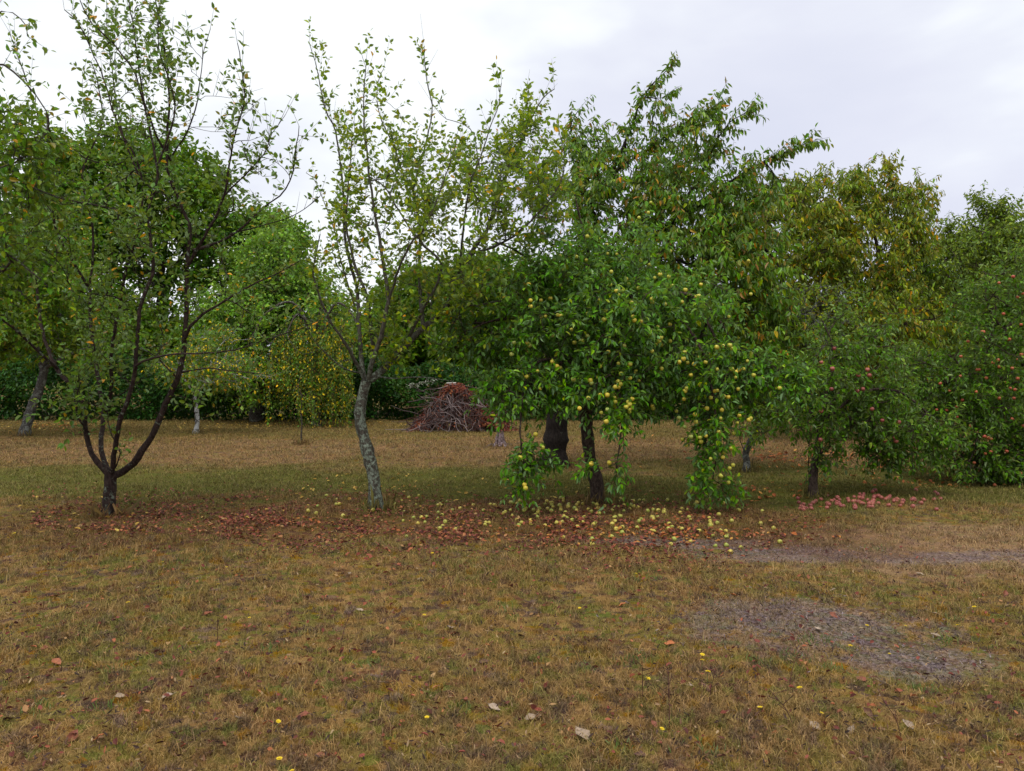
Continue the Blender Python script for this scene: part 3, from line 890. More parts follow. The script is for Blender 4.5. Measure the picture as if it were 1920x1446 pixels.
# ===== big cherry behind it
tree("cherry_tree", "tall cherry tree with thick shade-darkened trunk and drooping leaves, behind the yellow apple tree", "tree", None, (1040, 876),
     [(1042, 840), (1045, 780), (1055, 720), (1062, 680)], (0.21, 0.17),
     [
         ([(1060, 700), (1100, 560, .2), (1112, 418, .3), (1103, 386, .3), (1141, 332, .3), (1185, 237, .3), (1204, 183, .3), (1255, 129, .3)], 0.10, 0.006, 80),
         ([(1062, 690), (1150, 540, -.3), (1255, 421, -.6), (1332, 367, -.8), (1402, 319, -.9), (1507, 272, -1.0)], 0.09, 0.006, 90),
         ([(1141, 332, .3), (1220, 280, 0), (1274, 240, -.2), (1348, 199, -.3)], 0.03, 0.005, 50),
         ([(1255, 421, -.6), (1320, 310, -.3), (1360, 237, -.2), (1408, 202, -.2)], 0.035, 0.005, 46),
         ([(1112, 430, .3), (1060, 350, .3), (1000, 330, .3), (960, 300, .3)], 0.035, 0.007, 36),
         ([(1103, 386, .3), (1090, 300, .6), (1070, 240, .8), (1085, 208, .8)], 0.025, 0.006, 36),
         ([(1062, 690), (1000, 620, -.3), (960, 560, -.5), (930, 600, -.7)], 0.06, 0.01, 0),
         ([(1255, 430, -.6), (1380, 440, -.8), (1450, 480, -.9), (1480, 560, -1.0)], 0.04, 0.008, 10),
         ([(1200, 470, -.4), (1300, 500, -.9), (1380, 560, -1.2), (1420, 680, -1.3)], 0.04, 0.008, 10),
     ],
     [(1170, 360, 130, 90, 0, 1.4, 56), (1290, 340, 120, 80, -.3, 1.3, 50), (1400, 350, 70, 50, -.6, .8, 24), (1290, 440, 150, 80, -.5, 1.3, 90), (1130, 290, 80, 60, .3, .9, 28), (1060, 370, 90, 80, .2, 1.0, 30), (1370, 510, 110, 90, -.9, 1.0, 94), (1420, 620, 80, 100, -1.0, .8, 70), (1060, 580, 130, 130, 0, 1.2, 60), (1250, 560, 150, 80, -.3, 1.2, 40), (1235, 210, 30, 50, .2, .4, 8), (1440, 720, 50, 60, -1.0, .5, 20), (1320, 240, 50, 30, -.3, .5, 10)],
     ST_CHERRY, LM_CHERRY, BARK_SHADED, 51, r_tip=0.005, r_cap=0.05, shoots_per=4, twig_r=0.003)

# ===== turning cherries further back
tree("cherry_tree", "broad cherry tree turning yellow and orange, behind the slim red apple tree", "tree", 19.5, (10.2, 19.5, 0),
     [(1690, 800), (1670, 700), (1640, 620)], (0.22, 0.16),
     [([(1640, 640), (1560, 540), (1480, 480, -.6), (1400, 440, -1)], 0.1, 0.02, 0), ([(1640, 630), (1650, 520), (1640, 440), (1612, 400), (1590, 330)], 0.1, 0.012, 16), ([(1640, 630), (1700, 520), (1720, 440, .3), (1725, 350, .3)], 0.08, 0.012, 14), ([(1650, 500), (1690, 430), (1665, 330)], 0.05, 0.012, 14), ([(1600, 580), (1550, 600, -1), (1500, 640, -1.4), (1480, 700, -1.5)], 0.07, 0.02, 0), ([(1640, 640), (1690, 610, -1), (1750, 600, -1.6)], 0.06, 0.02, 0)],
     [(1480, 430, 130, 90, -.5, 2.2, 120), (1610, 470, 130, 80, -.3, 2.2, 120), (1550, 380, 110, 50, 0, 1.6, 50), (1650, 380, 70, 50, .2, 1.2, 28), (1700, 430, 50, 60, .2, 1.2, 22), (1670, 610, 110, 70, -1.4, 1.4, 84), (1560, 660, 130, 60, -.6, 1.6, 54), (1640, 700, 120, 50, -.6, 1.4, 44), (1490, 560, 90, 90, -.8, 1.6, 70), (1600, 560, 130, 70, 0.6, 1.6, 80), (1420, 640, 80, 90, 0, 1.4, 40), (1600, 345, 25, 30, 0, .5, 8), (1665, 335, 18, 25, 0, .5, 6), (1725, 365, 18, 30, .2, .5, 7)],
     dict(ST_CHERRY, len=(0.3, 0.75), leaf=(0.1, 0.175), gap=0.042), LM_AUTUMN, BARK_BROWN, 61, r_tip=0.007, r_cap=0.06, shoots_per=5, twig_r=0.004)

tree("cherry_tree", "olive green tree between the turning cherry and the big red apple tree", "tree", 22.0, (13.5, 22.0, 0),
     [(1846, 790), (1850, 700), (1855, 640)], (0.2, 0.15),
     [([(1852, 680), (1800, 560), (1760, 500), (1700, 470)], 0.09, 0.02, 0), ([(1855, 650), (1870, 540), (1860, 460), (1850, 400)], 0.09, 0.015, 10), ([(1855, 660), (1930, 560), (1980, 480)], 0.08, 0.02, 0)],
     [(1790, 500, 110, 60, 0, 1.8, 100), (1860, 470, 90, 60, .2, 1.8, 80), (1770, 590, 90, 90, .2, 1.8, 84), (1930, 460, 100, 80, 0, 1.6, 70), (1800, 690, 120, 80, .3, 1.6, 60), (1850, 410, 26, 30, .2, .5, 9), (1885, 395, 20, 34, .2, .5, 9), (1840, 395, 14, 24, .2, .4, 4), (1775, 440, 22, 18, .2, .5, 5)],
     dict(ST_MID, len=(0.3, 0.75), leaf=(0.09, 0.15), droop=0.7), LM_OLIVE, BARK_BROWN, 62, r_tip=0.007, r_cap=0.06, shoots_per=5, twig_r=0.004)

# ===== small lichened tree with a thicket of bare grey twigs
tree("small_tree", "small crooked grey tree with bare tangled twigs behind the drooping yellow apple bough", "tree", None, (1399, 886),
     [(1400, 865), (1398, 850), (1408, 825), (1424, 790), (1440, 745)], (0.055, 0.045),
     [([(1438, 750), (1450, 690), (1480, 620, .2), (1510, 570, .3)], 0.035, 0.008, 0), ([(1424, 792), (1400, 740, -.2), (1390, 690, -.3)], 0.025, 0.007, 6), ([(1440, 740), (1490, 700, .2), (1550, 640, .4), (1590, 590, .5)], 0.03, 0.008, 4), ([(1399, 852), (1390, 830, -.1), (1385, 800, -.15)], 0.01, 0.005, 4)],
     [(1530, 570, 90, 50, .4, .7, 90), (1480, 620, 70, 40, .3, .6, 30), (1410, 790, 40, 40, -.2, .3, 14), (1520, 630, 70, 24, .2, .5, 24)],
     dict(ST_SPARSE, bare=0.62, habit=(0, 0, 0.3), spread=0.8, curve=(0, 0, -.2), len=(.15, .4), leaf=(.05, .08)), LM_YG, BARK_GREY, 71, r_tip=0.004, r_cap=0.02, shoots_per=3, twig_r=0.003)

# ===== slim red apple tree and the big one at the right edge
RED_SLIM = tree("apple_tree", "slim-trunked apple tree with a few dark red apples, standing beside the fallen red apples", "tree", None, (1526, 932),
     [(1524, 905), (1528, 870), (1536, 830), (1540, 780)], (0.055, 0.04),
     [([(1540, 800), (1550, 720), (1560, 650), (1540, 600)], 0.035, 0.008, 6), ([(1540, 790), (1620, 740, .1), (1700, 740, .1), (1770, 810, 0), (1795, 875, -.1)], 0.032, 0.005, 14), ([(1539, 800), (1500, 740, .2), (1480, 690, .3)], 0.022, 0.007, 0), ([(1522, 928, .08), (1517, 870, .1), (1519, 800, .1), (1530, 740, .1)], 0.009, 0.006, 0), ([(1540, 780), (1620, 680, .3), (1650, 620, .4)], 0.026, 0.007, 0)],
     [(1560, 700, 80, 70, .2, .8, 56), (1640, 690, 90, 80, .3, .8, 50), (1560, 790, 90, 40, .2, .6, 40), (1545, 845, 36, 30, 0, .25, 14), (1660, 790, 90, 50, .1, .6, 60), (1700, 830, 80, 36, .05, .4, 44), (1655, 850, 40, 22, 0, .3, 14), (1600, 620, 70, 50, .4, .6, 30), (1765, 800, 30, 40, 0, .25, 14), (1460, 790, 60, 30, .6, .5, 18)],
     dict(ST_APPLE, leaf=(.05, .085)), LM_RED, BARK_BROWN, 81, r_tip=0.0036, r_cap=0.022, shoots_per=4)

RED_BIG = tree("apple_tree", "large apple tree at the right edge with small red apples, leafy to the ground", "tree", 12.0, (8.2, 12.0, 0),
     [(1945, 860), (1950, 780), (1940, 700)], (0.12, 0.09),
     [([(1940, 720), (1880, 620), (1850, 560), (1860, 520)], 0.05, 0.01, 0), ([(1940, 730), (1840, 700, -.3), (1760, 720, -.4)], 0.05, 0.008, 0), ([(1945, 760), (1860, 780, -.6), (1820, 860, -.8)], 0.04, 0.008, 0), ([(1940, 700), (1980, 580), (2000, 480)], 0.06, 0.012, 0), ([(1945, 760), (1960, 780, -.8), (1940, 880, -1.1)], 0.04, 0.008, 0)],
     [(1880, 590, 100, 90, 0, 1.1, 130), (1900, 720, 120, 90, -.3, 1.1, 170), (1800, 740, 90, 60, -.2, .8, 80), (1870, 830, 80, 60, -.6, .5, 90), (1960, 820, 80, 80, -.5, .8, 80), (1950, 520, 80, 80, 0, .9, 50), (1770, 690, 60, 40, 0, .6, 24), (1920, 880, 60, 26, -.8, .4, 30), (1720, 750, 60, 50, 0, .7, 44), (1700, 680, 50, 40, .2, .6, 20), (1760, 840, 60, 40, -.3, .5, 40), (1840, 880, 60, 20, -.7, .4, 20)],
     dict(ST_APPLE, leaf=(.05, .088)), LM_RED, BARK_BROWN, 91, r_tip=0.004, r_cap=0.03, shoots_per=4)

# ===== the left middle distance
tree("leaning_tree", "yellowing leafy tree on a leaning pale trunk at the far left", "tree", None, (44, 817),
     [(52, 790), (60, 760), (72, 735), (84, 690)], (0.125, 0.1),
     [([(80, 700), (60, 600), (20, 520), (-40, 450)], 0.08, 0.02, 0), ([(82, 690), (110, 600), (130, 520), (120, 420)], 0.08, 0.02, 0), ([(84, 690), (140, 660, -.6), (200, 640, -.8)], 0.05, 0.02, 0)],
     [(30, 480, 120, 110, 0, 2.0, 100), (100, 560, 100, 100, 0, 1.8, 84), (20, 620, 110, 70, -.3, 1.6, 76), (150, 630, 80, 60, 0, 1.4, 36), (-80, 540, 120, 130, 0, 2, 60), (90, 420, 80, 60, .3, 1.4, 30)],
     dict(ST_MID, len=(.35, .8), leaf=(.1, .16)), LM_LEFT, BARK_GREY, 101, r_tip=0.007, r_cap=0.06, shoots_per=5)
tree("young_tree", "young tree with a thin white trunk and gold-flecked leaves left of the weeping tree", "tree", None, (367, 812),
     [(370, 790), (368, 765), (365, 738)], (0.065, 0.05),
     [([(365, 745), (390, 715), (430, 700), (470, 710)], 0.03, 0.01, 4), ([(365, 742), (340, 700), (330, 660)], 0.03, 0.01, 4)],
     [(380, 690, 80, 40, 0, 1.0, 50), (440, 700, 80, 40, -.1, .9, 40), (330, 680, 60, 40, 0, .8, 24), (400, 650, 80, 40, .2, .9, 30)],
     dict(ST_MID, len=(.2, .5), leaf=(.07, .11), droop=.6), LM_FLECK, BARK_PALE, 102, r_tip=0.005, r_cap=0.03, shoots_per=4)
tree("weeping_tree", "weeping tree with curtains of gold and green leaves hanging to the grass", "tree", 24.0, (-6.1, 24.0, 0),
     [(592, 780), (590, 700), (592, 620)], (0.16, 0.12),
     [([(592, 640), (550, 570), (500, 590, -.5), (470, 640, -.8)], 0.06, 0.02, 0), ([(592, 640), (630, 570), (665, 600, -.4), (680, 650, -.6)], 0.06, 0.02, 0), ([(592, 630), (600, 570, -.6), (610, 590, -1.3)], 0.06, 0.02, 0), ([(592, 630), (560, 590, -1.0), (540, 620, -1.5)], 0.05, 0.02, 0)],
     [(590, 605, 78, 28, -.3, 1.4, 60), (550, 665, 75, 52, -.5, 1.4, 66), (625, 680, 48, 64, -.5, 1.2, 70), (580, 730, 92, 24, -.6, 1.2, 28)],
     dict(ST_WEEP, leaf=(.06, .1)), LM_FLECK, BARK_DARK, 103, r_tip=0.006, r_cap=0.05, shoots_per=3)
tree("light_tree", "full light green tree behind the weeping tree", "tree", 26.0, (-8.6, 26.0, 0),
     [(480, 780), (484, 700), (490, 620)], (0.22, 0.16),
     [([(488, 640), (450, 560), (420, 500)], 0.09, 0.02, 0), ([(490, 620), (510, 520), (515, 440)], 0.1, 0.02, 0), ([(490, 640), (560, 570), (610, 540)], 0.08, 0.02, 0)],
     [(505, 500, 60, 80, 0, 1.6, 110), (470, 590, 100, 80, 0, 2.0, 150), (570, 580, 90, 70, 0, 1.8, 120), (470, 690, 130, 70, -.4, 2.0, 150), (580, 650, 90, 60, .6, 1.4, 80), (620, 610, 50, 70, 0, 1.4, 50), (515, 450, 30, 40, 0, .9, 24), (420, 620, 70, 80, 0, 1.6, 70), (600, 540, 50, 40, .3, 1.2, 24)],
     dict(ST_FARBIG, leaf=(.1, .17)), LM_LIGHT, BARK_DARK, 104, r_tip=0.008, r_cap=0.08, shoots_per=5, twigs=False)
tree("oak_tree", "tall dark green spreading tree rising far behind the open tree on the left", "tree", 34.0, (-15.6, 34.0, 0),
     [(298, 740), (302, 640), (305, 560), (300, 520)], (0.3, 0.24),
     [([(302, 560), (330, 520), (355, 490)], 0.14, 0.05, 0), ([(301, 550), (250, 460), (180, 400), (110, 380)], 0.18, 0.05, 0), ([(300, 530), (310, 420), (290, 320)], 0.18, 0.05, 0), ([(301, 540), (370, 440), (400, 380)], 0.16, 0.05, 0)],
     [(170, 350, 110, 90, 0, 3.0, 170), (300, 340, 120, 90, 0, 3.0, 180), (120, 430, 110, 90, 0, 3.0, 120), (380, 410, 60, 80, 0, 2.4, 90), (230, 440, 120, 60, -.5, 2.6, 110), (335, 520, 60, 60, .4, 2.0, 40), (240, 290, 90, 50, 0, 2.2, 70), (110, 330, 50, 60, 0, 1.8, 40), (200, 540, 100, 70, 0, 2.4, 60), (410, 490, 50, 50, 0, 2, 40)],
     dict(ST_FARBIG, len=(.5, 1.1), leaf=(.17, .28), gap=.09), LM_OAK, BARK_DARK, 105, r_tip=0.01, r_cap=0.14, shoots_per=5, twigs=False)
tree("oak_tree", "dark tree peeping out behind the full light green tree", "tree", 36.0, (-11.0, 36.0, 0),
     [(522, 740), (520, 640), (520, 560)], (0.28, 0.2),
     [([(520, 600), (540, 500), (530, 430)], 0.15, 0.04, 0), ([(520, 600), (460, 500)], 0.12, 0.04, 0)],
     [(520, 450, 50, 50, 0, 2.0, 90), (460, 430, 40, 40, 0, 1.8, 40), (540, 520, 40, 70, 0, 2.0, 70), (480, 530, 70, 60, 0, 2, 50)],
     dict(ST_FARBIG, len=(.5, 1.1), leaf=(.17, .28), gap=.09), LM_OAK, BARK_DARK, 106, r_tip=0.01, r_cap=0.12, shoots_per=5, twigs=False)

# ===== boundary trees beyond the hedge, each with its own trunk and crown
back = [
    (-260, 480, 210, 150, 33, "broad green tree beyond the hedge outside the left edge"),
    (20, 600, 130, 110, 31, "bushy green tree beyond the hedge behind the leaning trunk"),
    (200, 640, 130, 80, 32, "low bushy tree beyond the hedge under the tall dark one"),
    (380, 660, 90, 80, 33, "low bushy tree beyond the hedge behind the white trunk"),
    (690, 655, 60, 70, 31, "small bushy tree beyond the hedge behind the lichened trunk"),
    (790, 600, 100, 110, 33, "bushy tree beyond the hedge above the brush pile"),
    (920, 590, 110, 120, 31, "bushy tree beyond the hedge left of the shaded cherry trunk"),
    (1130, 590, 140, 130, 34, "broad bushy tree beyond the hedge behind the yellow apple tree"),
    (1340, 640, 140, 100, 32, "broad bushy tree beyond the hedge behind the drooping bough"),
    (1540, 650, 130, 90, 34, "bushy tree beyond the hedge behind the turning cherry"),
    (1740, 640, 130, 110, 33, "bushy tree beyond the hedge behind the olive green tree"),
    (1960, 560, 170, 150, 31, "broad green tree beyond the hedge at the right edge"),
]
for i, (cx, cy, rx, ry, Y, lab) in enumerate(back):
    bx = float(at(cx, 723, Y)[0])
    n = int(150 * rx * ry / 9000) + 90
    tree("boundary_tree", lab, "tree", Y, (bx, Y, 0), [(cx, 740), (cx + 6, 690), (cx, cy + 20)], (0.2, 0.13),
         [([(cx, cy + 40), (cx - rx * .5, cy)], 0.08, 0.03, 0), ([(cx, cy + 40), (cx + rx * .5, cy - ry * .2)], 0.08, 0.03, 0)],
         [(cx, cy, rx, ry, 0, 2.2, n), (cx, cy + ry * .5, rx * 1.1, 60, -.6, 2.0, n // 2)],
         dict(ST_FARBIG, len=(.5, 1.0), leaf=(.17, .28), gap=.09), LM_FAR, BARK_DARK, 200 + i, r_tip=0.01, r_cap=0.08, shoots_per=5, twigs=False, sides=8)

# ===== hedge along the back
rh = np.random.default_rng(77)
N = 110000
hx = rh.uniform(-30, 30, N)
top = 2.15 + 0.25 * np.sin(hx * 0.7) + 0.18 * np.sin(hx * 2.3 + 1)
hz = rh.uniform(0, 1, N) ** 0.9 * top
bul = 0.35 * np.sin(hx * 1.9 + hz * 1.4) * np.sin(hz * 2.1 + hx * 0.6)
hy = 27.0 - 0.55 * np.sin(np.clip(hz / top, 0, 1) * pi * 0.8 + 0.3) + bul + rh.exponential(0.35, N)
pos = np.stack([hx, hy, hz], -1)
dd = rh.normal(size=(N, 3)) * 0.7 + np.array([0, -0.5, -0.3])
nn = rh.normal(size=(N, 3)) * 0.5 + np.array([0, -0.6, 0.7])
V, Q = leaf_geo(pos, dd, nn, rh.uniform(0.09, 0.17, N), 0.5, r=rh)
V[:, 2] = np.maximum(V[:, 2], 0.01)
hedge = empty("hedge", (0, 27.2, 0))
tag(hedge, "long dark evergreen hedge closing the orchard at the back", "hedge")
mesh_np("foliage", V, quads=Q, mat=LM_HEDGE, parent=hedge)
sx = np.arange(-29.5, 30, 0.9)
P = np.stack([np.stack([sx + rh.normal(0, .2, len(sx)), np.full(len(sx), 27.4), np.full(len(sx), z)], -1) for z in (-.05, .6, 1.2, 1.8)], 1)
V, Q = tubes(P, np.broadcast_to(np.array([[.05, .04, .03, .015]]), P.shape[:2]), 6)
mesh_np("stems", V, quads=Q, mat=BARK_DARK, parent=hedge, smooth=True)

# ------------------------------------------------------------------ apples
def apple_mesh(name, mats):
    prof = [(0.0, -0.36), (0.12, -0.43), (0.26, -0.44), (0.40, -0.33), (0.49, -0.08), (0.50, 0.10), (0.44, 0.30), (0.30, 0.42), (0.16, 0.43), (0.06, 0.36), (0.0, 0.30)]
    n = 12
    V, Q, T = [], [], []
    for k, (rr, z) in enumerate(prof[1:-1]):
        for j in range(n):
            a = 2 * pi * j / n
            wob = 1 + 0.03 * cos(5 * a) * (1 if z < 0 else 0.3)
            V.append((rr * cos(a) * wob, rr * sin(a) * wob, z))
    m = len(prof) - 2
    for k in range(m - 1):
        for j in range(n):
            Q.append((k * n + j, k * n + (j + 1) % n, (k + 1) * n + (j + 1) % n, (k + 1) * n + j))
    V += [(0, 0, prof[0][1]), (0, 0, prof[-1][1])]
    b, tp = len(V) - 2, len(V) - 1
    for j in range(n):
        T.append((b, (j + 1) % n, j))
        T.append((tp, (m - 1) * n + j, (m - 1) * n + (j + 1) % n))
    nf = len(Q) + len(T)
    # stalk
    s0 = len(V)
    for z, ox in ((0.28, 0), (0.52, 0.03), (0.72, 0.1)):
        for j in range(4):
            V.append((ox + 0.03 * cos(j * pi / 2), 0.03 * sin(j * pi / 2), z))
    q2 = []
    for k in range(2):
        for j in range(4):
            q2.append((s0 + k * 4 + j, s0 + k * 4 + (j + 1) % 4, s0 + k * 4 + 4 + (j + 1) % 4, s0 + k * 4 + 4 + j))
    me = bpy.data.meshes.new(name)
    me.from_pydata(V, [], Q + T + q2)
    for p in me.polygons:
        p.use_smooth = True
    for mm in mats:
        me.materials.append(mm)
    for i in range(nf, len(me.polygons)):
        me.polygons[i].material_index = 1
    return me


STALK = island_mat("apple stalk", [(0, (0.09, 0.06, 0.03)), (1, (0.12, 0.08, 0.04))])
AP_Y = apple_mesh("yellow apple", [fruit_mat("yellow apple skin", (0.44, 0.46, 0.06), (0.66, 0.50, 0.05), (0.66, 0.36, 0.045), 0.55, 0.75), STALK])
AP_G = apple_mesh("green apple", [fruit_mat("green apple skin", (0.28, 0.36, 0.07), (0.42, 0.44, 0.09), (0.45, 0.42, 0.10), 0.5, 0.7), STALK])
AP_W = apple_mesh("windfall apple", [fruit_mat("windfall skin", (0.28, 0.34, 0.05), (0.56, 0.44, 0.07), (0.26, 0.12, 0.04), 0.56, 0.68), STALK])
AP_R = apple_mesh("red apple", [fruit_mat("red apple skin", (0.38, 0.06, 0.035), (0.46, 0.13, 0.05), (0.50, 0.24, 0.08), 0.58, 0.75), STALK])
AP_P = apple_mesh("pink apple", [fruit_mat("pink windfall skin", (0.20, 0.03, 0.035), (0.36, 0.09, 0.07), (0.46, 0.28, 0.14), 0.55, 0.72), STALK])


def hang(e, me, px, py, d, r):
    dep = front_depth(e, px, py) - 0.02
    o = bpy.data.objects.new("apple", me)
    COL.objects.link(o)
    o.parent = e
    p = at(px, py, dep)
    o.location = p - np.array(e.location)
    o.scale = (d, d, d * r.uniform(0.88, 1.0))
    o.rotation_euler = (r.normal(0, 0.35), r.normal(0, 0.35), r.uniform(0, 6))
    return o


r = np.random.default_rng(300)
z6 = [(110, 90), (220, 160), (120, 170), (120, 200), (770, 40), (830, 98), (897, 118), (975, 90), (953, 150), (550, 122), (730, 162), (625, 180), (520, 90), (642, 270), (490, 265), (230, 345), (405, 348), (340, 382), (370, 370), (38, 382), (115, 395), (230, 478), (253, 500), (100, 552), (25, 440), (590, 397), (775, 357), (765, 375), (775, 392), (730, 425), (820, 290), (620, 490), (575, 538), (510, 430), (420, 470), (420, 572), (425, 585), (335, 565), (560, 578), (545, 605), (560, 605), (572, 590), (410, 660), (470, 645), (505, 645), (365, 712), (545, 678), (630, 665), (610, 680), (618, 692), (600, 705), (730, 700), (735, 712), (500, 778), (505, 718), (620, 560), (888, 463), (865, 480), (940, 490), (998, 480), (925, 545), (945, 742), (895, 625), (890, 665), (950, 780), (865, 760), (893, 805), (975, 880), (970, 858), (925, 855), (1000, 850), (1065, 830), (1005, 712), (1080, 720), (1045, 625), (1090, 650), (1112, 655), (1168, 748), (1215, 770), (1225, 762), (1055, 405), (1085, 398), (1120, 395), (1130, 412), (1147, 415), (1130, 515), (1150, 530), (1165, 520), (1188, 515), (1240, 545), (1370, 610), (145, 842), (180, 908), (68, 958), (90, 1095), (95, 1112), (425, 990), (515, 985), (1085, 958), (1075, 1050)]
z5 = [(850, 880), (835, 940), (780, 970), (475, 1080), (360, 1045), (410, 1200), (470, 1220), (590, 1130), (650, 1185), (790, 1220), (905, 1305), (975, 1370), (1055, 1395), (1145, 1365), (130, 1365)]
pts = [(950 + x * .3735, 500 + y * .3735) for x, y in z6] + [(950 + x * .318, 100 + y * .318) for x, y in z5]
greenish = {15, 16, 18, 19, 20, 24, 25, 54, 36, 37, 65, 66, 69}
pts = pts[:86] + pts[86:100]
for i, (x, y) in enumerate(pts):
    hang(APPLE_TREE, AP_G if i in greenish else AP_Y, x, y, r.uniform(0.046, 0.057), r)


def stuff_fruit(e, me_src, spots, d, name):
    """the smaller rest of a tree's fruit as one part"""
    V0 = np.array([v.co[:] for v in me_src.vertices])
    F0 = [tuple(p.vertices) for p in me_src.polygons]
    VV, FF = [], []
    for (px, py) in spots:
        p = at(px, py, front_depth(e, px, py) + r.uniform(-0.01, 0.12))
        b = sum(len(v) for v in VV)
        VV.append(V0 * d * r.uniform(0.8, 1.05) + p - np.array(e.location))
        FF += [tuple(i + b for i in f) for f in F0]
    me = bpy.data.meshes.new(name)
    me.from_pydata([tuple(v) for v in np.vstack(VV)], [], FF)
    for p in me.polygons:
        p.use_smooth = True
    me.materials.append(me_src.materials[0])
    o = bpy.data.objects.new(name, me)
    COL.objects.link(o)
    o.parent = e
    o["kind"] = "stuff"
    o["label"] = "smaller green and yellow apples deep among the leaves"


rest = [(950 + x * .318, 100 + y * .318) for x, y in z5] + [(r.normal(1170, 120), r.normal(600, 75)) for _ in range(55)]
stuff_fruit(APPLE_TREE, AP_Y, rest + [(r.normal(1335, 38), r.normal(800, 62)) for _ in range(22)] + [(r.normal(1165, 30), r.normal(740, 40)) for _ in range(10)], 0.046, "small_apples")

z8 = [(1335, 232), (1370, 255), (1440, 262), (1285, 65), (1425, 105), (1490, 188), (1470, 215), (1160, 200), (1260, 270), (1300, 315), (1410, 340), (1245, 390), (1100, 385), (1085, 490), (1030, 487), (1170, 435), (1140, 470), (1140, 525), (1020, 565), (995, 580), (1090, 600), (1215, 575), (1290, 632), (1310, 640), (1325, 645), (1440, 537), (1450, 425), (1455, 378), (1370, 425), (1430, 370), (1295, 725), (1325, 715), (1410, 712), (1485, 832), (1345, 895), (1235, 775), (1500, 575), (1160, 305), (1050, 345), (1470, 318)]
z7 = [(1505, 720), (1425, 755), (1530, 835), (1560, 815), (1450, 930), (1480, 1075), (1330, 1030), (1250, 1085), (1550, 990), (1420, 1190), (1300, 1245), (1210, 1170)]
for (x, y) in [(1400 + x * .3457, 600 + y * .3457) for x, y in z8] + [(1400 + x * .332, 280 + y * .332) for x, y in z7]:
    hang(RED_BIG, AP_R, x, y, r.uniform(0.04, 0.053), r)
for (x, y) in [(475, 155), (465, 265), (405, 230), (665, 300), (605, 300), (630, 375), (600, 385), (680, 483), (735, 545), (825, 555), (752, 655), (805, 640), (810, 657), (400, 650), (460, 375), (405, 495), (655, 270)]:
    o = hang(RED_SLIM, AP_P, 1400 + x * .3457, 600 + y * .3457, r.uniform(0.05, 0.06), r)


def lay(me, name, px, py, d, label, group, zoff=0.0):
    p = ground(np.array([px]), np.array([py]))[0]
    o = bpy.data.objects.new(name, me)
    COL.objects.link(o)
    o.location = (p[0], p[1], relief(p[0], p[1]) + d * 0.36 + zoff)
    o.scale = (d, d, d * r.uniform(0.86, 0.98))
    o.rotation_euler = (r.normal(0, 0.9), r.normal(0, 0.9), r.uniform(0, 6))
    tag(o, label, "apple", group)
    return o


# windfalls under the yellow apple tree
front = [(285, 1370), (428, 1383), (528, 1370), (550, 1335), (655, 1327), (740, 1340), (825, 1393), (840, 1370), (1103, 1388), (1123, 1422), (1340, 1318), (430, 1410), (1100, 1327), (1103, 1352), (880, 1325), (75, 1295), (355, 1320), (435, 1312), (445, 1305), (530, 1313), (675, 1290), (665, 1300), (815, 1307), (1020, 1305), (1020, 1285), (1130, 1280), (1275, 1290), (1065, 1250), (230, 1195), (295, 1250), (425, 1248), (660, 1225), (540, 1280), (570, 1275), (545, 1278), (730, 1282), (735, 1290), (760, 1245), (790, 1240), (1165, 1220), (580, 1350), (965, 1330), (1075, 1325), (120, 1285), (155, 1270), (830, 1320)]
for k, (x, y) in enumerate(front):
    lab = "yellow green windfall apple on the red leaf litter under the yellow apple tree"
    grp = "yellow windfall apples"
    px, py = 950 + x * .3735, 500 + y * .3735
    if k == 9:
        lab, grp = "yellow green apple lying on bare grey turf, frontmost of the windfalls at the right", grp
    lay(AP_W, "windfall_apple", px, py, r.uniform(0.043, 0.054), lab, grp)
cnt = 0
while cnt < 152:
    u = r.uniform()
    if u < 0.55:
        px, py = r.normal(1120, 120), 950 + abs(r.normal(0, 26)) - 16
    elif u < 0.8:
        px, py = r.normal(880, 110), r.normal(968, 18)
    elif u < 0.93:
        px, py = r.normal(1350, 70), r.normal(985, 20)
    else:
        px, py = r.uniform(570, 760), r.normal(960, 14)
    if not (560 < px < 1500 and 915 < py < 1025):
        continue
    cnt += 1
    lay(AP_W, "windfall_apple", px, py, r.uniform(0.036, 0.053), "yellow green windfall apple on the red leaf litter under the yellow apple tree", "yellow windfall apples")
# red ones heaped beside the slim tree
cnt = 0
while cnt < 92:
    if cnt < 66:
        px, py, z = r.normal(1632, 52), r.normal(943, 6), 0.0
        if abs(px - 1640) < 40 and r.uniform() < 0.35:
            z = 0.0
    else:
        px, py, z = r.uniform(1490, 1770), r.normal(942, 9), 0.0
    if not (1480 < px < 1780 and 925 < py < 968):
        continue
    cnt += 1
    lay(AP_P, "windfall_apple", px, py, r.uniform(0.046, 0.06), "pinkish red windfall apple in the spread of fallen apples beside the slim tree", "red windfall apples", z)

# ------------------------------------------------------------------ leaf litter
def litter(name, label, spots, size, mat, r, wr=0.6, tilt=0.35):
    n = len(spots)
    p = ground(spots[:, 0], spots[:, 1])
    p[:, 2] = relief(p[:, 0], p[:, 1]) + r.uniform(0.006, 0.03, n)
    a = r.uniform(0, 2 * pi, n)
    d = np.stack([np.cos(a), np.sin(a), r.normal(0, tilt * .6, n)], -1)
    nr = np.concatenate([r.normal(0, tilt, (n, 2)), np.ones((n, 1))], 1)
    V, Q = leaf_geo(p, d, nr, r.uniform(*size, n), wr, 0.5, -0.25, r)
    V[:, 2] = np.maximum(V[:, 2], relief(V[:, 0], V[:, 1]) + 0.003)
    o = mesh_np(name, V, quads=Q, mat=mat)
    tag(o, label, "leaf litter", kind="stuff")


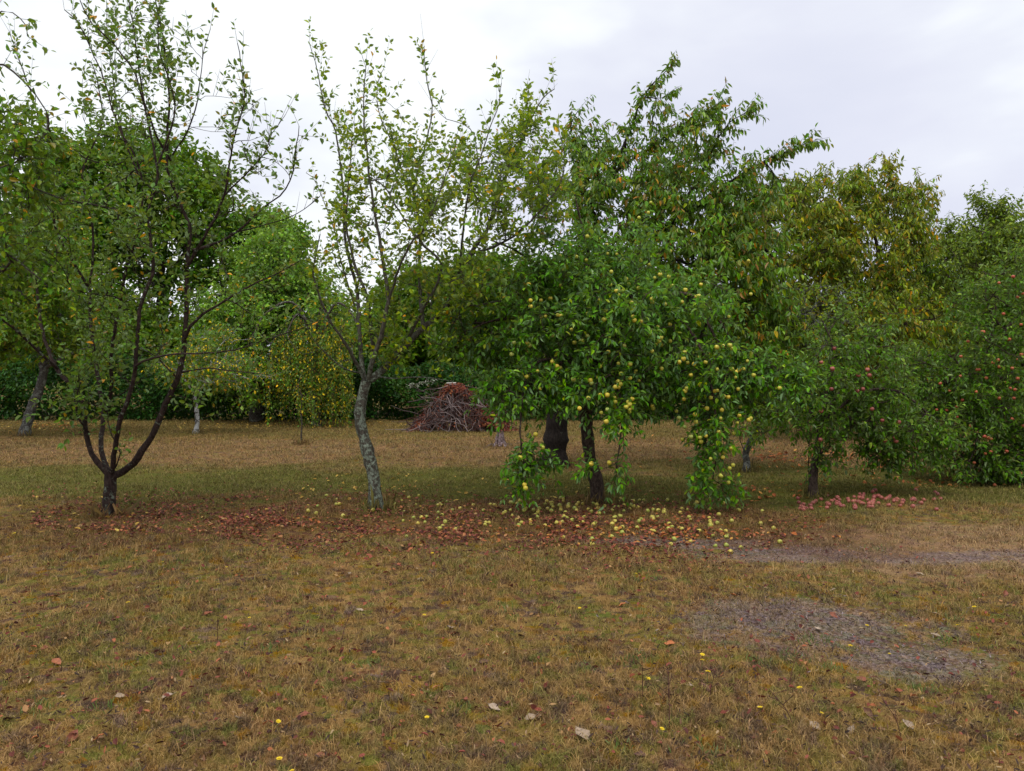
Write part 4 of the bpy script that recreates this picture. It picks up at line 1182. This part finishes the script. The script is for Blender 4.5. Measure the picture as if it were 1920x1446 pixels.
LIT_RED = island_mat("red brown litter", [(0, (0.05, 0.017, 0.013)), (0.4, (0.13, 0.033, 0.024)), (0.75, (0.24, 0.062, 0.038)), (0.92, (0.38, 0.13, 0.05)), (1, (0.34, 0.22, 0.09))], 0.75, 0.1, 0.25)
LIT_GOLD = island_mat("gold litter", [(0, (0.3, 0.16, 0.03)), (0.5, (0.45, 0.28, 0.05)), (1, (0.5, 0.36, 0.08))], 0.7, 0.1)
LIT_ORANGE = island_mat("orange litter", [(0, (0.22, 0.06, 0.025)), (0.6, (0.42, 0.13, 0.035)), (1, (0.45, 0.24, 0.05))], 0.7, 0.1)
rl = np.random.default_rng(400)
n = 17000
px = np.concatenate([rl.uniform(60, 560, int(n * .3)), rl.uniform(420, 900, int(n * .26)), rl.normal(1130, 190, n - int(n * .3) - int(n * .26))])
yc = np.interp(px, [0, 200, 450, 700, 950, 1200, 1450, 1700], [962, 972, 972, 978, 985, 992, 1000, 1000])
sg = np.interp(px, [0, 200, 700, 1000, 1250, 1500], [18, 24, 32, 34, 34, 26])
py = rl.normal(yc, sg)
ok = (py > 905) & (py < 1090) & (px > -50) & (px < 1600)
nz = np.sin(px * 0.021 + 1.7 * np.sin(py * .06)) * np.sin(py * .11 + px * .009)
ok &= rl.uniform(size=n) < 0.5 + 0.6 * nz
litter("leaf_litter", "band of red and brown fallen leaves under the three front trees", np.stack([px, py], 1)[ok], (0.022, 0.052), LIT_RED, rl)
s = [(rl.uniform(0, 130), rl.normal(801, 5)) for _ in range(160)] + [(rl.uniform(400, 760), rl.normal(797, 3)) for _ in range(420)] + [(rl.uniform(330, 560), rl.normal(800, 6)) for _ in range(120)] + [(rl.normal(200, 60), rl.normal(797, 4)) for _ in range(60)] + [(rl.uniform(560, 1100), rl.uniform(890, 960)) for _ in range(120)] + [(rl.uniform(0, 600), rl.uniform(930, 1010)) for _ in range(60)]
litter("leaf_litter", "pale gold fallen leaves scattered in the grass along the hedge and under the trees", np.array(s), (0.038, 0.075), LIT_GOLD, rl)
s = [(rl.uniform(1410, 1640), rl.normal(857, 4)) for _ in range(130)] + [(rl.uniform(1440, 1660), rl.normal(872, 12)) for _ in range(90)] + [(rl.uniform(1620, 1920), rl.normal(900, 9)) for _ in range(110)] + [(rl.uniform(60, 140), rl.normal(801, 4)) for _ in range(90)] + [(rl.uniform(1180, 1480), rl.normal(850, 25)) for _ in range(50)] + [(rl.uniform(1380, 1560), rl.normal(925, 10)) for _ in range(50)]
litter("leaf_litter", "orange fallen leaves and rotting fruit in the grass under the right-hand trees and the leaning tree", np.array(s), (0.05, 0.09), LIT_ORANGE, rl)
s = [(rl.normal(1210, 150), rl.normal(1001, 11)) for _ in range(330)] + [(rl.normal(650, 160), rl.normal(985, 12)) for _ in range(110)]
litter("leaf_litter", "brighter orange red leaves along the front of the red leaf band", np.array(s), (0.035, 0.065), LIT_ORANGE, rl)
s = np.array([(rl.uniform(-100, 2020), 1446 - 420 * rl.uniform() ** 0.8) for _ in range(1500)])
litter("leaf_litter", "small brown leaf scraps caught in the foreground turf", s, (0.014, 0.04), LIT_RED, rl, tilt=0.6)

THATCH = island_mat("dead thatch", [(0, (0.025, 0.017, 0.019)), (0.45, (0.085, 0.062, 0.07)), (0.85, (0.20, 0.155, 0.17)), (1, (0.34, 0.28, 0.30))], 0.9)
q = []
for (cx, cy), (rx, ry) in GREY:
    m_ = int((3000 if ry > .5 else 1900) * rx * ry)
    xy = np.stack([cx + rx * rl.normal(0, .66, m_), cy + ry * rl.normal(0, .66, m_)], -1)
    q.append(xy)
q = np.vstack(q + [v + rl.normal(0, .03, v.shape) for v in q])
qx, qy = project(np.concatenate([q, np.zeros((len(q), 1))], 1))
litter("dead_thatch", "grey crumbs of dead matted grass on the bare patches at the right", np.stack([qx, qy], 1), (0.01, 0.03), THATCH, rl, wr=.13, tilt=.9)
CRUMB = island_mat("dark crumbs", [(0, (0.025, 0.016, 0.014)), (0.5, (0.07, 0.04, 0.03)), (0.8, (0.16, 0.08, 0.04)), (1, (0.34, 0.24, 0.13))], 0.9)
d_ = np.exp(rl.uniform(math.log(2.6), math.log(9), 12000))
s = np.stack([rl.uniform(-200, 2120, 12000), np.interp(d_, [2.6, 9], [0, 0])], 1)
s[:, 1] = project(np.stack([np.zeros(12000), d_, np.zeros(12000)], -1))[1]
litter("turf_debris", "dark crumbs and broken bits of dead grass through the foreground turf", s, (0.012, 0.035), CRUMB, rl, wr=.3, tilt=.8)

# ------------------------------------------------------------------ single dry leaves in the foreground
def dry_leaf_mesh(name, mat, seed):
    q = np.random.default_rng(seed)
    nl, nw = 9, 5
    V, Q = [], []
    w = [0.05, .55, .85, 1, .95, .8, .6, .35, .02]
    cl, cw = q.uniform(0.25, 0.6), q.uniform(0.2, 0.5)
    for i in range(nl):
        t = i / (nl - 1)
        for j in range(nw):
            s = (j / (nw - 1) - .5) * 2
            hw = 0.3 * w[i] * (1 + 0.12 * q.normal())
            V.append((t - .5, s * hw, cl * (t - .5) ** 2 + cw * (s * w[i]) ** 2 * .5 + 0.02 * q.normal()))
    for i in range(nl - 1):
        for j in range(nw - 1):
            k = i * nw + j
            Q.append((k, k + 1, k + nw + 1, k + nw))
    b = len(V)
    for k, x in enumerate((-.5, -.62, -.75)):
        for a in range(3):
            V.append((x, .012 * cos(a * 2.09), cl * .25 + .012 * sin(a * 2.09) + .03 * k))
    for k in range(2):
        for a in range(3):
            Q.append((b + k * 3 + a, b + k * 3 + (a + 1) % 3, b + k * 3 + 3 + (a + 1) % 3, b + k * 3 + 3 + a))
    me = bpy.data.meshes.new(name)
    me.from_pydata(V, [], Q)
    for p in me.polygons:
        p.use_smooth = True
    me.materials.append(mat)
    return me


def dry_mat(name, a, b):
    m, t, o = material(name)
    oi = t.new('ShaderNodeObjectInfo')
    tcn = t.new('ShaderNodeTexCoord')
    col = t.mix(oi.outputs['Random'], a, b)
    col = t.mix(t.step(t.noise(tcn.outputs['Object'], 6, 4, .7), .5, .75), col, tuple(x * .45 for x in a))
    p = t.new('ShaderNodeBsdfPrincipled')
    t.put(p.inputs['Base Color'], col)
    p.inputs['Roughness'].default_value = 0.7
    t.l.new(p.outputs[0], o.inputs[0])
    return m


DRY = {
    'rust': ([dry_leaf_mesh("rusty leaf", dry_mat("rusty leaf skin", (0.20, 0.055, 0.025), (0.30, 0.09, 0.03)), s) for s in (1, 2)], "curled rusty red fallen leaf lying in the dry turf in front of the trees", "rusty fallen leaves in the turf"),
    'brown': ([dry_leaf_mesh("brown leaf", dry_mat("brown leaf skin", (0.09, 0.035, 0.02), (0.14, 0.06, 0.03)), s) for s in (3, 4)], "dark brown curled fallen leaf lying in the dry turf in front of the trees", "dark brown fallen leaves in the turf"),
    'pale': ([dry_leaf_mesh("pale leaf", dry_mat("pale leaf skin", (0.30, 0.215, 0.14), (0.42, 0.32, 0.24)), s) for s in (5, 6)], "pale papery dry leaf lying in the turf in front of the trees", "pale dry leaves in the turf"),
    'orange': ([dry_leaf_mesh("orange leaf", dry_mat("orange leaf skin", (0.42, 0.13, 0.035), (0.5, 0.17, 0.05)), s) for s in (7, 8)], "bright orange fallen leaf lying in the turf in front of the trees", "orange fallen leaves in the turf"),
}
c1 = [(245, 820, 'rust'), (310, 893, 'rust'), (400, 1290, 'rust'), (1655, 1160, 'rust'), (1310, 1190, 'pale'), (1755, 1355, 'rust'), (40, 1190, 'brown'), (540, 1300, 'orange'), (905, 1085, 'pale'), (705, 350, 'rust'), (1140, 598, 'rust'), (660, 1075, 'pale'), (720, 430, 'brown'), (1680, 490, 'brown'), (1820, 785, 'rust'), (290, 490, 'rust')]
c2 = [(45, 370, 'pale'), (430, 395, 'pale'), (595, 655, 'pale'), (800, 745, 'orange'), (1435, 312, 'rust'), (1470, 970, 'pale'), (1315, 1295, 'pale'), (250, 972, 'pale'), (1030, 1180, 'pale'), (835, 1105, 'pale'), (1635, 1420, 'brown'), (100, 550, 'pale'), (1795, 768, 'orange'), (1540, 550, 'orange'), (670, 1055, 'rust'), (775, 838, 'brown'), (615, 685, 'rust'), (1710, 1250, 'rust'), (980, 690, 'brown')]
c3 = [(280, 517, 'orange'), (825, 610, 'rust'), (685, 393, 'rust'), (820, 468, 'pale'), (1390, 590, 'pale'), (1295, 362, 'pale'), (1760, 492, 'rust'), (975, 950, 'rust'), (1105, 975, 'pale'), (40, 1020, 'pale'), (125, 1030, 'brown'), (725, 1240, 'pale'), (1230, 1215, 'pale'), (1015, 1150, 'brown'), (925, 1255, 'pale'), (740, 685, 'pale'), (1380, 700, 'pale'), (825, 180, 'orange'), (1180, 475, 'rust')]
special = {(1, 6): "large greyish white crumpled dry leaf in the turf near the bottom centre"}
for ci, (lst, ox) in enumerate(((c1, 0), (c2, 640), (c3, 1280))):
    for li, (x, y, kd) in enumerate(lst):
        meshes, lab, grp = DRY[kd]
        p = ground(np.array([ox + x * .343]), np.array([950 + y * .343]))[0]
        o = bpy.data.objects.new("fallen_leaf", meshes[li % 2])
        COL.objects.link(o)
        sz = rl.uniform(0.045, 0.075)
        if (ci, li) in special:
            lab, sz = special[(ci, li)], 0.1
        o.scale = (sz, sz, sz)
        o.location = (p[0], p[1], relief(p[0], p[1]) + 0.012)
        o.rotation_euler = (rl.normal(0, 0.35), rl.normal(0, 0.35), rl.uniform(0, 6.28))
        tag(o, lab, "leaf", grp)

# ------------------------------------------------------------------ yellow flowers in the turf
PET = island_mat("yellow petals", [(0, (0.72, 0.50, 0.02)), (1, (0.80, 0.62, 0.04))], 0.6, 0.2)
STEM = island_mat("flower stem", [(0, (0.07, 0.10, 0.03)), (1, (0.09, 0.12, 0.04))], 0.7)
nb = 14
a = np.arange(nb) / nb * 2 * pi
dv = np.stack([np.cos(a), np.sin(a), np.full(nb, .35)], -1)
V1, Q1 = leaf_geo(np.zeros((nb, 3)), dv, np.tile([[0, 0, 1.0]], (nb, 1)), np.full(nb, 0.017), .45, r=rl)
dv2 = np.stack([np.cos(a + .2), np.sin(a + .2), np.full(nb, 1.0)], -1)
V2, Q2 = leaf_geo(np.zeros((nb, 3)), dv2, np.tile([[0, 0.1, 1.0]], (nb, 1)), np.full(nb, 0.011), .45, r=rl)
P = np.array([[[0, 0, 0], [.003, 0, .03], [0, .004, .06], [0, 0, .085]]])
V3, Q3 = tubes(P, np.full((1, 4), 0.0014), 5)
fl = [(680, 55), (48, 158), (85, 135), (1238, 328), (1200, 433), (703, 540), (1365, 590), (895, 300), (1570, 218), (1525, 1375), (1610, 1437), (1505, 1185)]
fl = [(x * .343, 950 + y * .343) for x, y in fl] + [(640 + x * .343, 950 + y * .343) for x, y in [(470, 1143), (757, 985), (1663, 968), (1603, 372), (1303, 535), (500, 248), (450, 565), (1738, 1272)]] + [(1280 + x * .343, 950 + y * .343) for x, y in [(243, 343), (1010, 645), (1125, 790), (1515, 635), (1600, 547), (103, 825), (105, 880), (132, 962), (655, 1035), (430, 1137), (752, 1150), (1213, 630), (910, 770)]]
head0 = stem0 = None
for (px, py) in fl:
    p = ground(np.array([px]), np.array([py + 14]))[0]
    e = empty("yellow_flower", (p[0], p[1], relief(p[0], p[1])))
    e.rotation_euler = (rl.normal(0, .15), rl.normal(0, .15), rl.uniform(0, 6))
    sc = rl.uniform(0.6, 0.95)
    e.scale = (sc, sc, sc * rl.uniform(.6, .95))
    tag(e, "small yellow daisy-like flower on a thin stem in the dry turf", "flower", "yellow flowers in the turf")
    if head0 is None:
        head0 = mesh_np("flower_head", np.vstack([V1, V2]), quads=np.vstack([Q1, Q2 + len(V1)]), mat=PET, smooth=False)
        stem0 = mesh_np("stem", V3, quads=Q3, mat=STEM, smooth=True)
        h, s_ = head0, stem0
    else:
        h, s_ = head0.copy(), stem0.copy()
        COL.objects.link(h)
        COL.objects.link(s_)
    h.parent = e
    h.location = (0, 0, .085)
    s_.parent = e
    s_.location = (0, 0, 0)

# ------------------------------------------------------------------ brush pile, stump, sapling
TWIG_GREY = island_mat("weathered twigs", [(0, (0.06, 0.04, 0.04)), (0.6, (0.13, 0.095, 0.09)), (1, (0.28, 0.22, 0.21))], 0.85, mottle=.3)
TWIG_RED = island_mat("reddish twigs", [(0, (0.045, 0.02, 0.018)), (0.6, (0.10, 0.04, 0.03)), (1, (0.2, 0.10, 0.07))], 0.85, mottle=.3)
RUSSET = island_mat("russet dead leaves", [(0, (0.13, 0.03, 0.02)), (0.6, (0.24, 0.065, 0.035)), (1, (0.36, 0.14, 0.06))], 0.8, .1)
rb = np.random.default_rng(500)
base = ground(np.array([862.0]), np.array([806.0]))[0]
pile = empty("brush_pile", tuple(base))
tag(pile, "heap of dead prunings with grey sticks and russet leaves near the hedge", "brush pile")
DB = base[1]


def pile_h(x):
    return np.interp(x, [-1.45, -1.1, -.7, -.35, 0, .35, .7, 1.1, 1.5], [0.0, .45, .95, 1.3, 1.32, 1.1, .85, .6, 0.05])


def sticks(n, x0, x1, r, rad, ln):
    x = r.uniform(x0, x1, n)
    top = pile_h(x)
    out = r.uniform(-.9, .9, n)
    z0 = top * r.uniform(.25, 1.02, n)
    y0 = -0.85 * (1 - z0 / np.maximum(top, .05)) * np.sign(r.uniform(-.25, 1, n)) + r.normal(0, .1, n)
    L = r.uniform(*ln, n)
    dirv = norm(np.stack([np.sign(x + .05) * .2 + r.normal(.0, .75, n), -np.abs(r.normal(.45, .35, n)), -np.abs(r.normal(.75, .5, n)) + (r.uniform(size=n) < .15) * .9], -1))
    t = np.linspace(0, 1, 6)[None, :, None]
    P0 = np.stack([x, y0, z0], -1)[:, None]
    P = P0 + dirv[:, None] * L[:, None, None] * t + np.cumsum(r.normal(0, .025, (n, 6, 3)), 1)
    P[..., 2] = np.maximum(P[..., 2], r.uniform(0.0, .05, (n, 1)))
    R = r.uniform(*rad, (n, 1)) * np.linspace(1, .5, 6)[None]
    V, Q = tubes(P, R, 5)
    return V + base, Q


g = Geo()
g.add(*sticks(260, -1.25, .6, rb, (.006, .016), (.5, 1.1)))
g.build("grey_branches", TWIG_GREY, pile)
g = Geo()
g.add(*sticks(240, -1.3, 1.35, rb, (.005, .013), (.4, .9)))
g.build("red_branches", TWIG_RED, pile)
# the packed inside of the heap: short brushwood filling its volume
g = Geo()
n = 700
x = rb.uniform(-1.35, 1.4, n); u = rb.uniform(0, .9, n)
P0 = np.stack([x, rb.uniform(-.55, .6, n) * (1.05 - u), pile_h(x) * u * .95], -1)
dv = norm(rb.normal(size=(n, 3))) * rb.uniform(.1, .25, (n, 1))
P = P0[:, None] + dv[:, None] * np.linspace(-1, 1, 4)[None, :, None]
P[..., 2] = np.maximum(P[..., 2], .01)
V, Q = tubes(P, np.full((n, 4), .014), 4)
g.add(V + base, Q)
g.build("packed_brushwood", TWIG_RED, pile)
# russet leaves: a spill at the left foot, a cap on top, a fringe on the right
n = 2600
x = np.concatenate([rb.normal(-1.15, .14, 500), rb.normal(-.1, .25, 800), rb.normal(.95, .25, 900), rb.uniform(-1.3, 1.4, 400)])
z = pile_h(x) * np.concatenate([rb.uniform(0, 1, 500), rb.uniform(.82, 1.03, 800), rb.uniform(.2, 1, 900), rb.uniform(.1, 1, 400)])
y = -.8 * (1 - z / np.maximum(pile_h(x), .05)) + rb.normal(0, .12, n)
V, Q = leaf_geo(np.stack([x, y, z], -1) + base, rb.normal(size=(n, 3)) + np.array([0, -.2, -.8]), rb.normal(size=(n, 3)) + np.array([0, -.6, .5]), rb.uniform(.05, .1, n), .5, r=rb)
V[:, 2] = np.maximum(V[:, 2], .01)
mesh_np("dead_leaves", V, quads=Q, mat=RUSSET, parent=pile)

WOODP = island_mat("bleached board", [(0, (0.42, 0.38, 0.34)), (1, (0.42, 0.38, 0.34))], 0.8, mottle=.25)
bm_v, bm_q = tubes(np.array([[[0, 0, 0], [.14, 0, 0.004], [.28, 0, .012]]]) + at(840, 719, DB) - np.array([.14 - .1, 0, 0]), np.full((1, 3), .035), 4)
bm_v[:, 2] = (bm_v[:, 2] - bm_v[:, 2].mean()) * .6 + bm_v[:, 2].mean()
tag(mesh_np("board", bm_v, quads=bm_q, mat=WOODP), "short bleached board lying on top of the brush pile", "board")
sp = empty("leafy_sprig", tuple(at(797, 722, DB)))
tag(sp, "pale withered leafy sprig lying at the top of the brush pile", "sprig")
ln, _ = smooth_line(at(np.array([765, 790, 812]), np.array([724, 718, 716]), DB - .05), 8)
V, Q = tubes(ln[None], np.full((1, 8), .006), 5)
mesh_np("twig", V, quads=Q, mat=TWIG_GREY, parent=sp, smooth=True)
q = ln[rb.integers(0, 8, 60)] + rb.normal(0, .04, (60, 3))
V, Q = leaf_geo(q, rb.normal(size=(60, 3)), rb.normal(size=(60, 3)) * .5 + [0, 0, 1], rb.uniform(.06, .11, 60), .4, r=rb)
mesh_np("leaves", V, quads=Q, mat=island_mat("withered pale leaves", [(0, (0.3, .33, .24)), (1, (.45, .47, .38))], .7, .2), parent=sp)

# stump with splayed grey roots
sb_ = ground(np.array([937.0]), np.array([836.0]))[0]
st = empty("tree_stump", tuple(sb_))
tag(st, "old grey splintered stump standing in the turf in front of the brush pile", "stump")
BLEACH = bark_mat("bleached stump wood", dark=(0.07, 0.045, 0.045), mid=(0.25, 0.18, 0.18), lichen=(0.40, 0.33, 0.34), lo=.52, hi=.62, scale=14)
g = Geo()
for k in range(11):
    a_ = k / 11 * 2 * pi + rb.normal(0, .15)
    c_, s_n = cos(a_), sin(a_)
    h_ = rb.uniform(.26, .42)
    pts_ = np.array([[.17 * c_, .17 * s_n, -.02], [.10 * c_, .10 * s_n, .07], [.075 * c_, .075 * s_n, .2], [.06 * c_ + rb.normal(0, .015), .06 * s_n + rb.normal(0, .015), h_]])
    l_, _ = smooth_line(pts_, 9)
    V, Q = tubes((l_ + sb_)[None], np.linspace(.045, .014, 9)[None] * rb.uniform(.8, 1.2), 7, .08, rb)
    g.add(V, Q)
g.build("stump_wood", BLEACH, st)
g = Geo()
for a_ in (0.3, 2.0, 3.4, 5.0):
    l_, _ = smooth_line(np.array([[.14 * cos(a_), .14 * sin(a_), .03], [.24 * cos(a_ + .1), .24 * sin(a_ + .1), .02], [.36 * cos(a_ + .3), .36 * sin(a_ + .3), -.02]]), 7)
    g.add(*tubes((l_ + sb_)[None], np.linspace(.04, .012, 7)[None], 6, .05, rb))
g.build("roots", BLEACH, st)

# thin young sapling in front of the weeping tree
tree("sapling", "thin young sapling with a few gold leaves standing alone in the tan grass", "sapling", None, (565, 833),
     [(565, 815), (566, 795), (564, 770)], (0.02, 0.014), [([(564, 775), (566, 750), (563, 728)], 0.012, 0.005, 16)], [],
     dict(ST_WEEP, len=(.12, .3), habit=(0, 0, -.4), spread=.5, leaf=(.05, .08)), LM_FLECK, BARK_DARK, 600, sides=6)

# thin dry weed stalks standing in the turf
for i, (px, py, h) in enumerate([(1205, 1320, .35), (1480, 1290, .3), (1330, 1330, .3), (1255, 1380, .4), (1690, 1390, .3), (530, 905, .45), (730, 925, .4), (850, 1120, .35), (640, 1200, .3), (1490, 1380, .28), (1785, 1330, .3), (225, 965, .45), (408, 1200, .25)]):
    p = ground(np.array([px]), np.array([py]))[0]
    p[2] = relief(p[0], p[1])
    e = empty("weed_stalk", tuple(p))
    tag(e, "thin dry brown weed stalk standing up out of the turf", "weed", "dry weed stalks in the turf")
    g = Geo()
    h *= .6
    lx = rb.normal(0, .05, 2)
    l_, _ = smooth_line(np.array([p, p + [lx[0] * .3, lx[1] * .3, h * .5], p + [lx[0], lx[1], h]]), 8)
    g.add(*tubes(l_[None], np.linspace(.0022, .0012, 8)[None], 4))
    for k in range(4):
        s0 = l_[3 + k]
        dv = norm(rb.normal(size=3) * [1, 1, .2] + [0, 0, .8]) * rb.uniform(.03, .08)
        g.add(*tubes(np.stack([s0, s0 + dv * .5, s0 + dv])[None], np.array([[.0014, .0012, .002]]), 4))
    g.build("stalk", TWIG_RED, e)
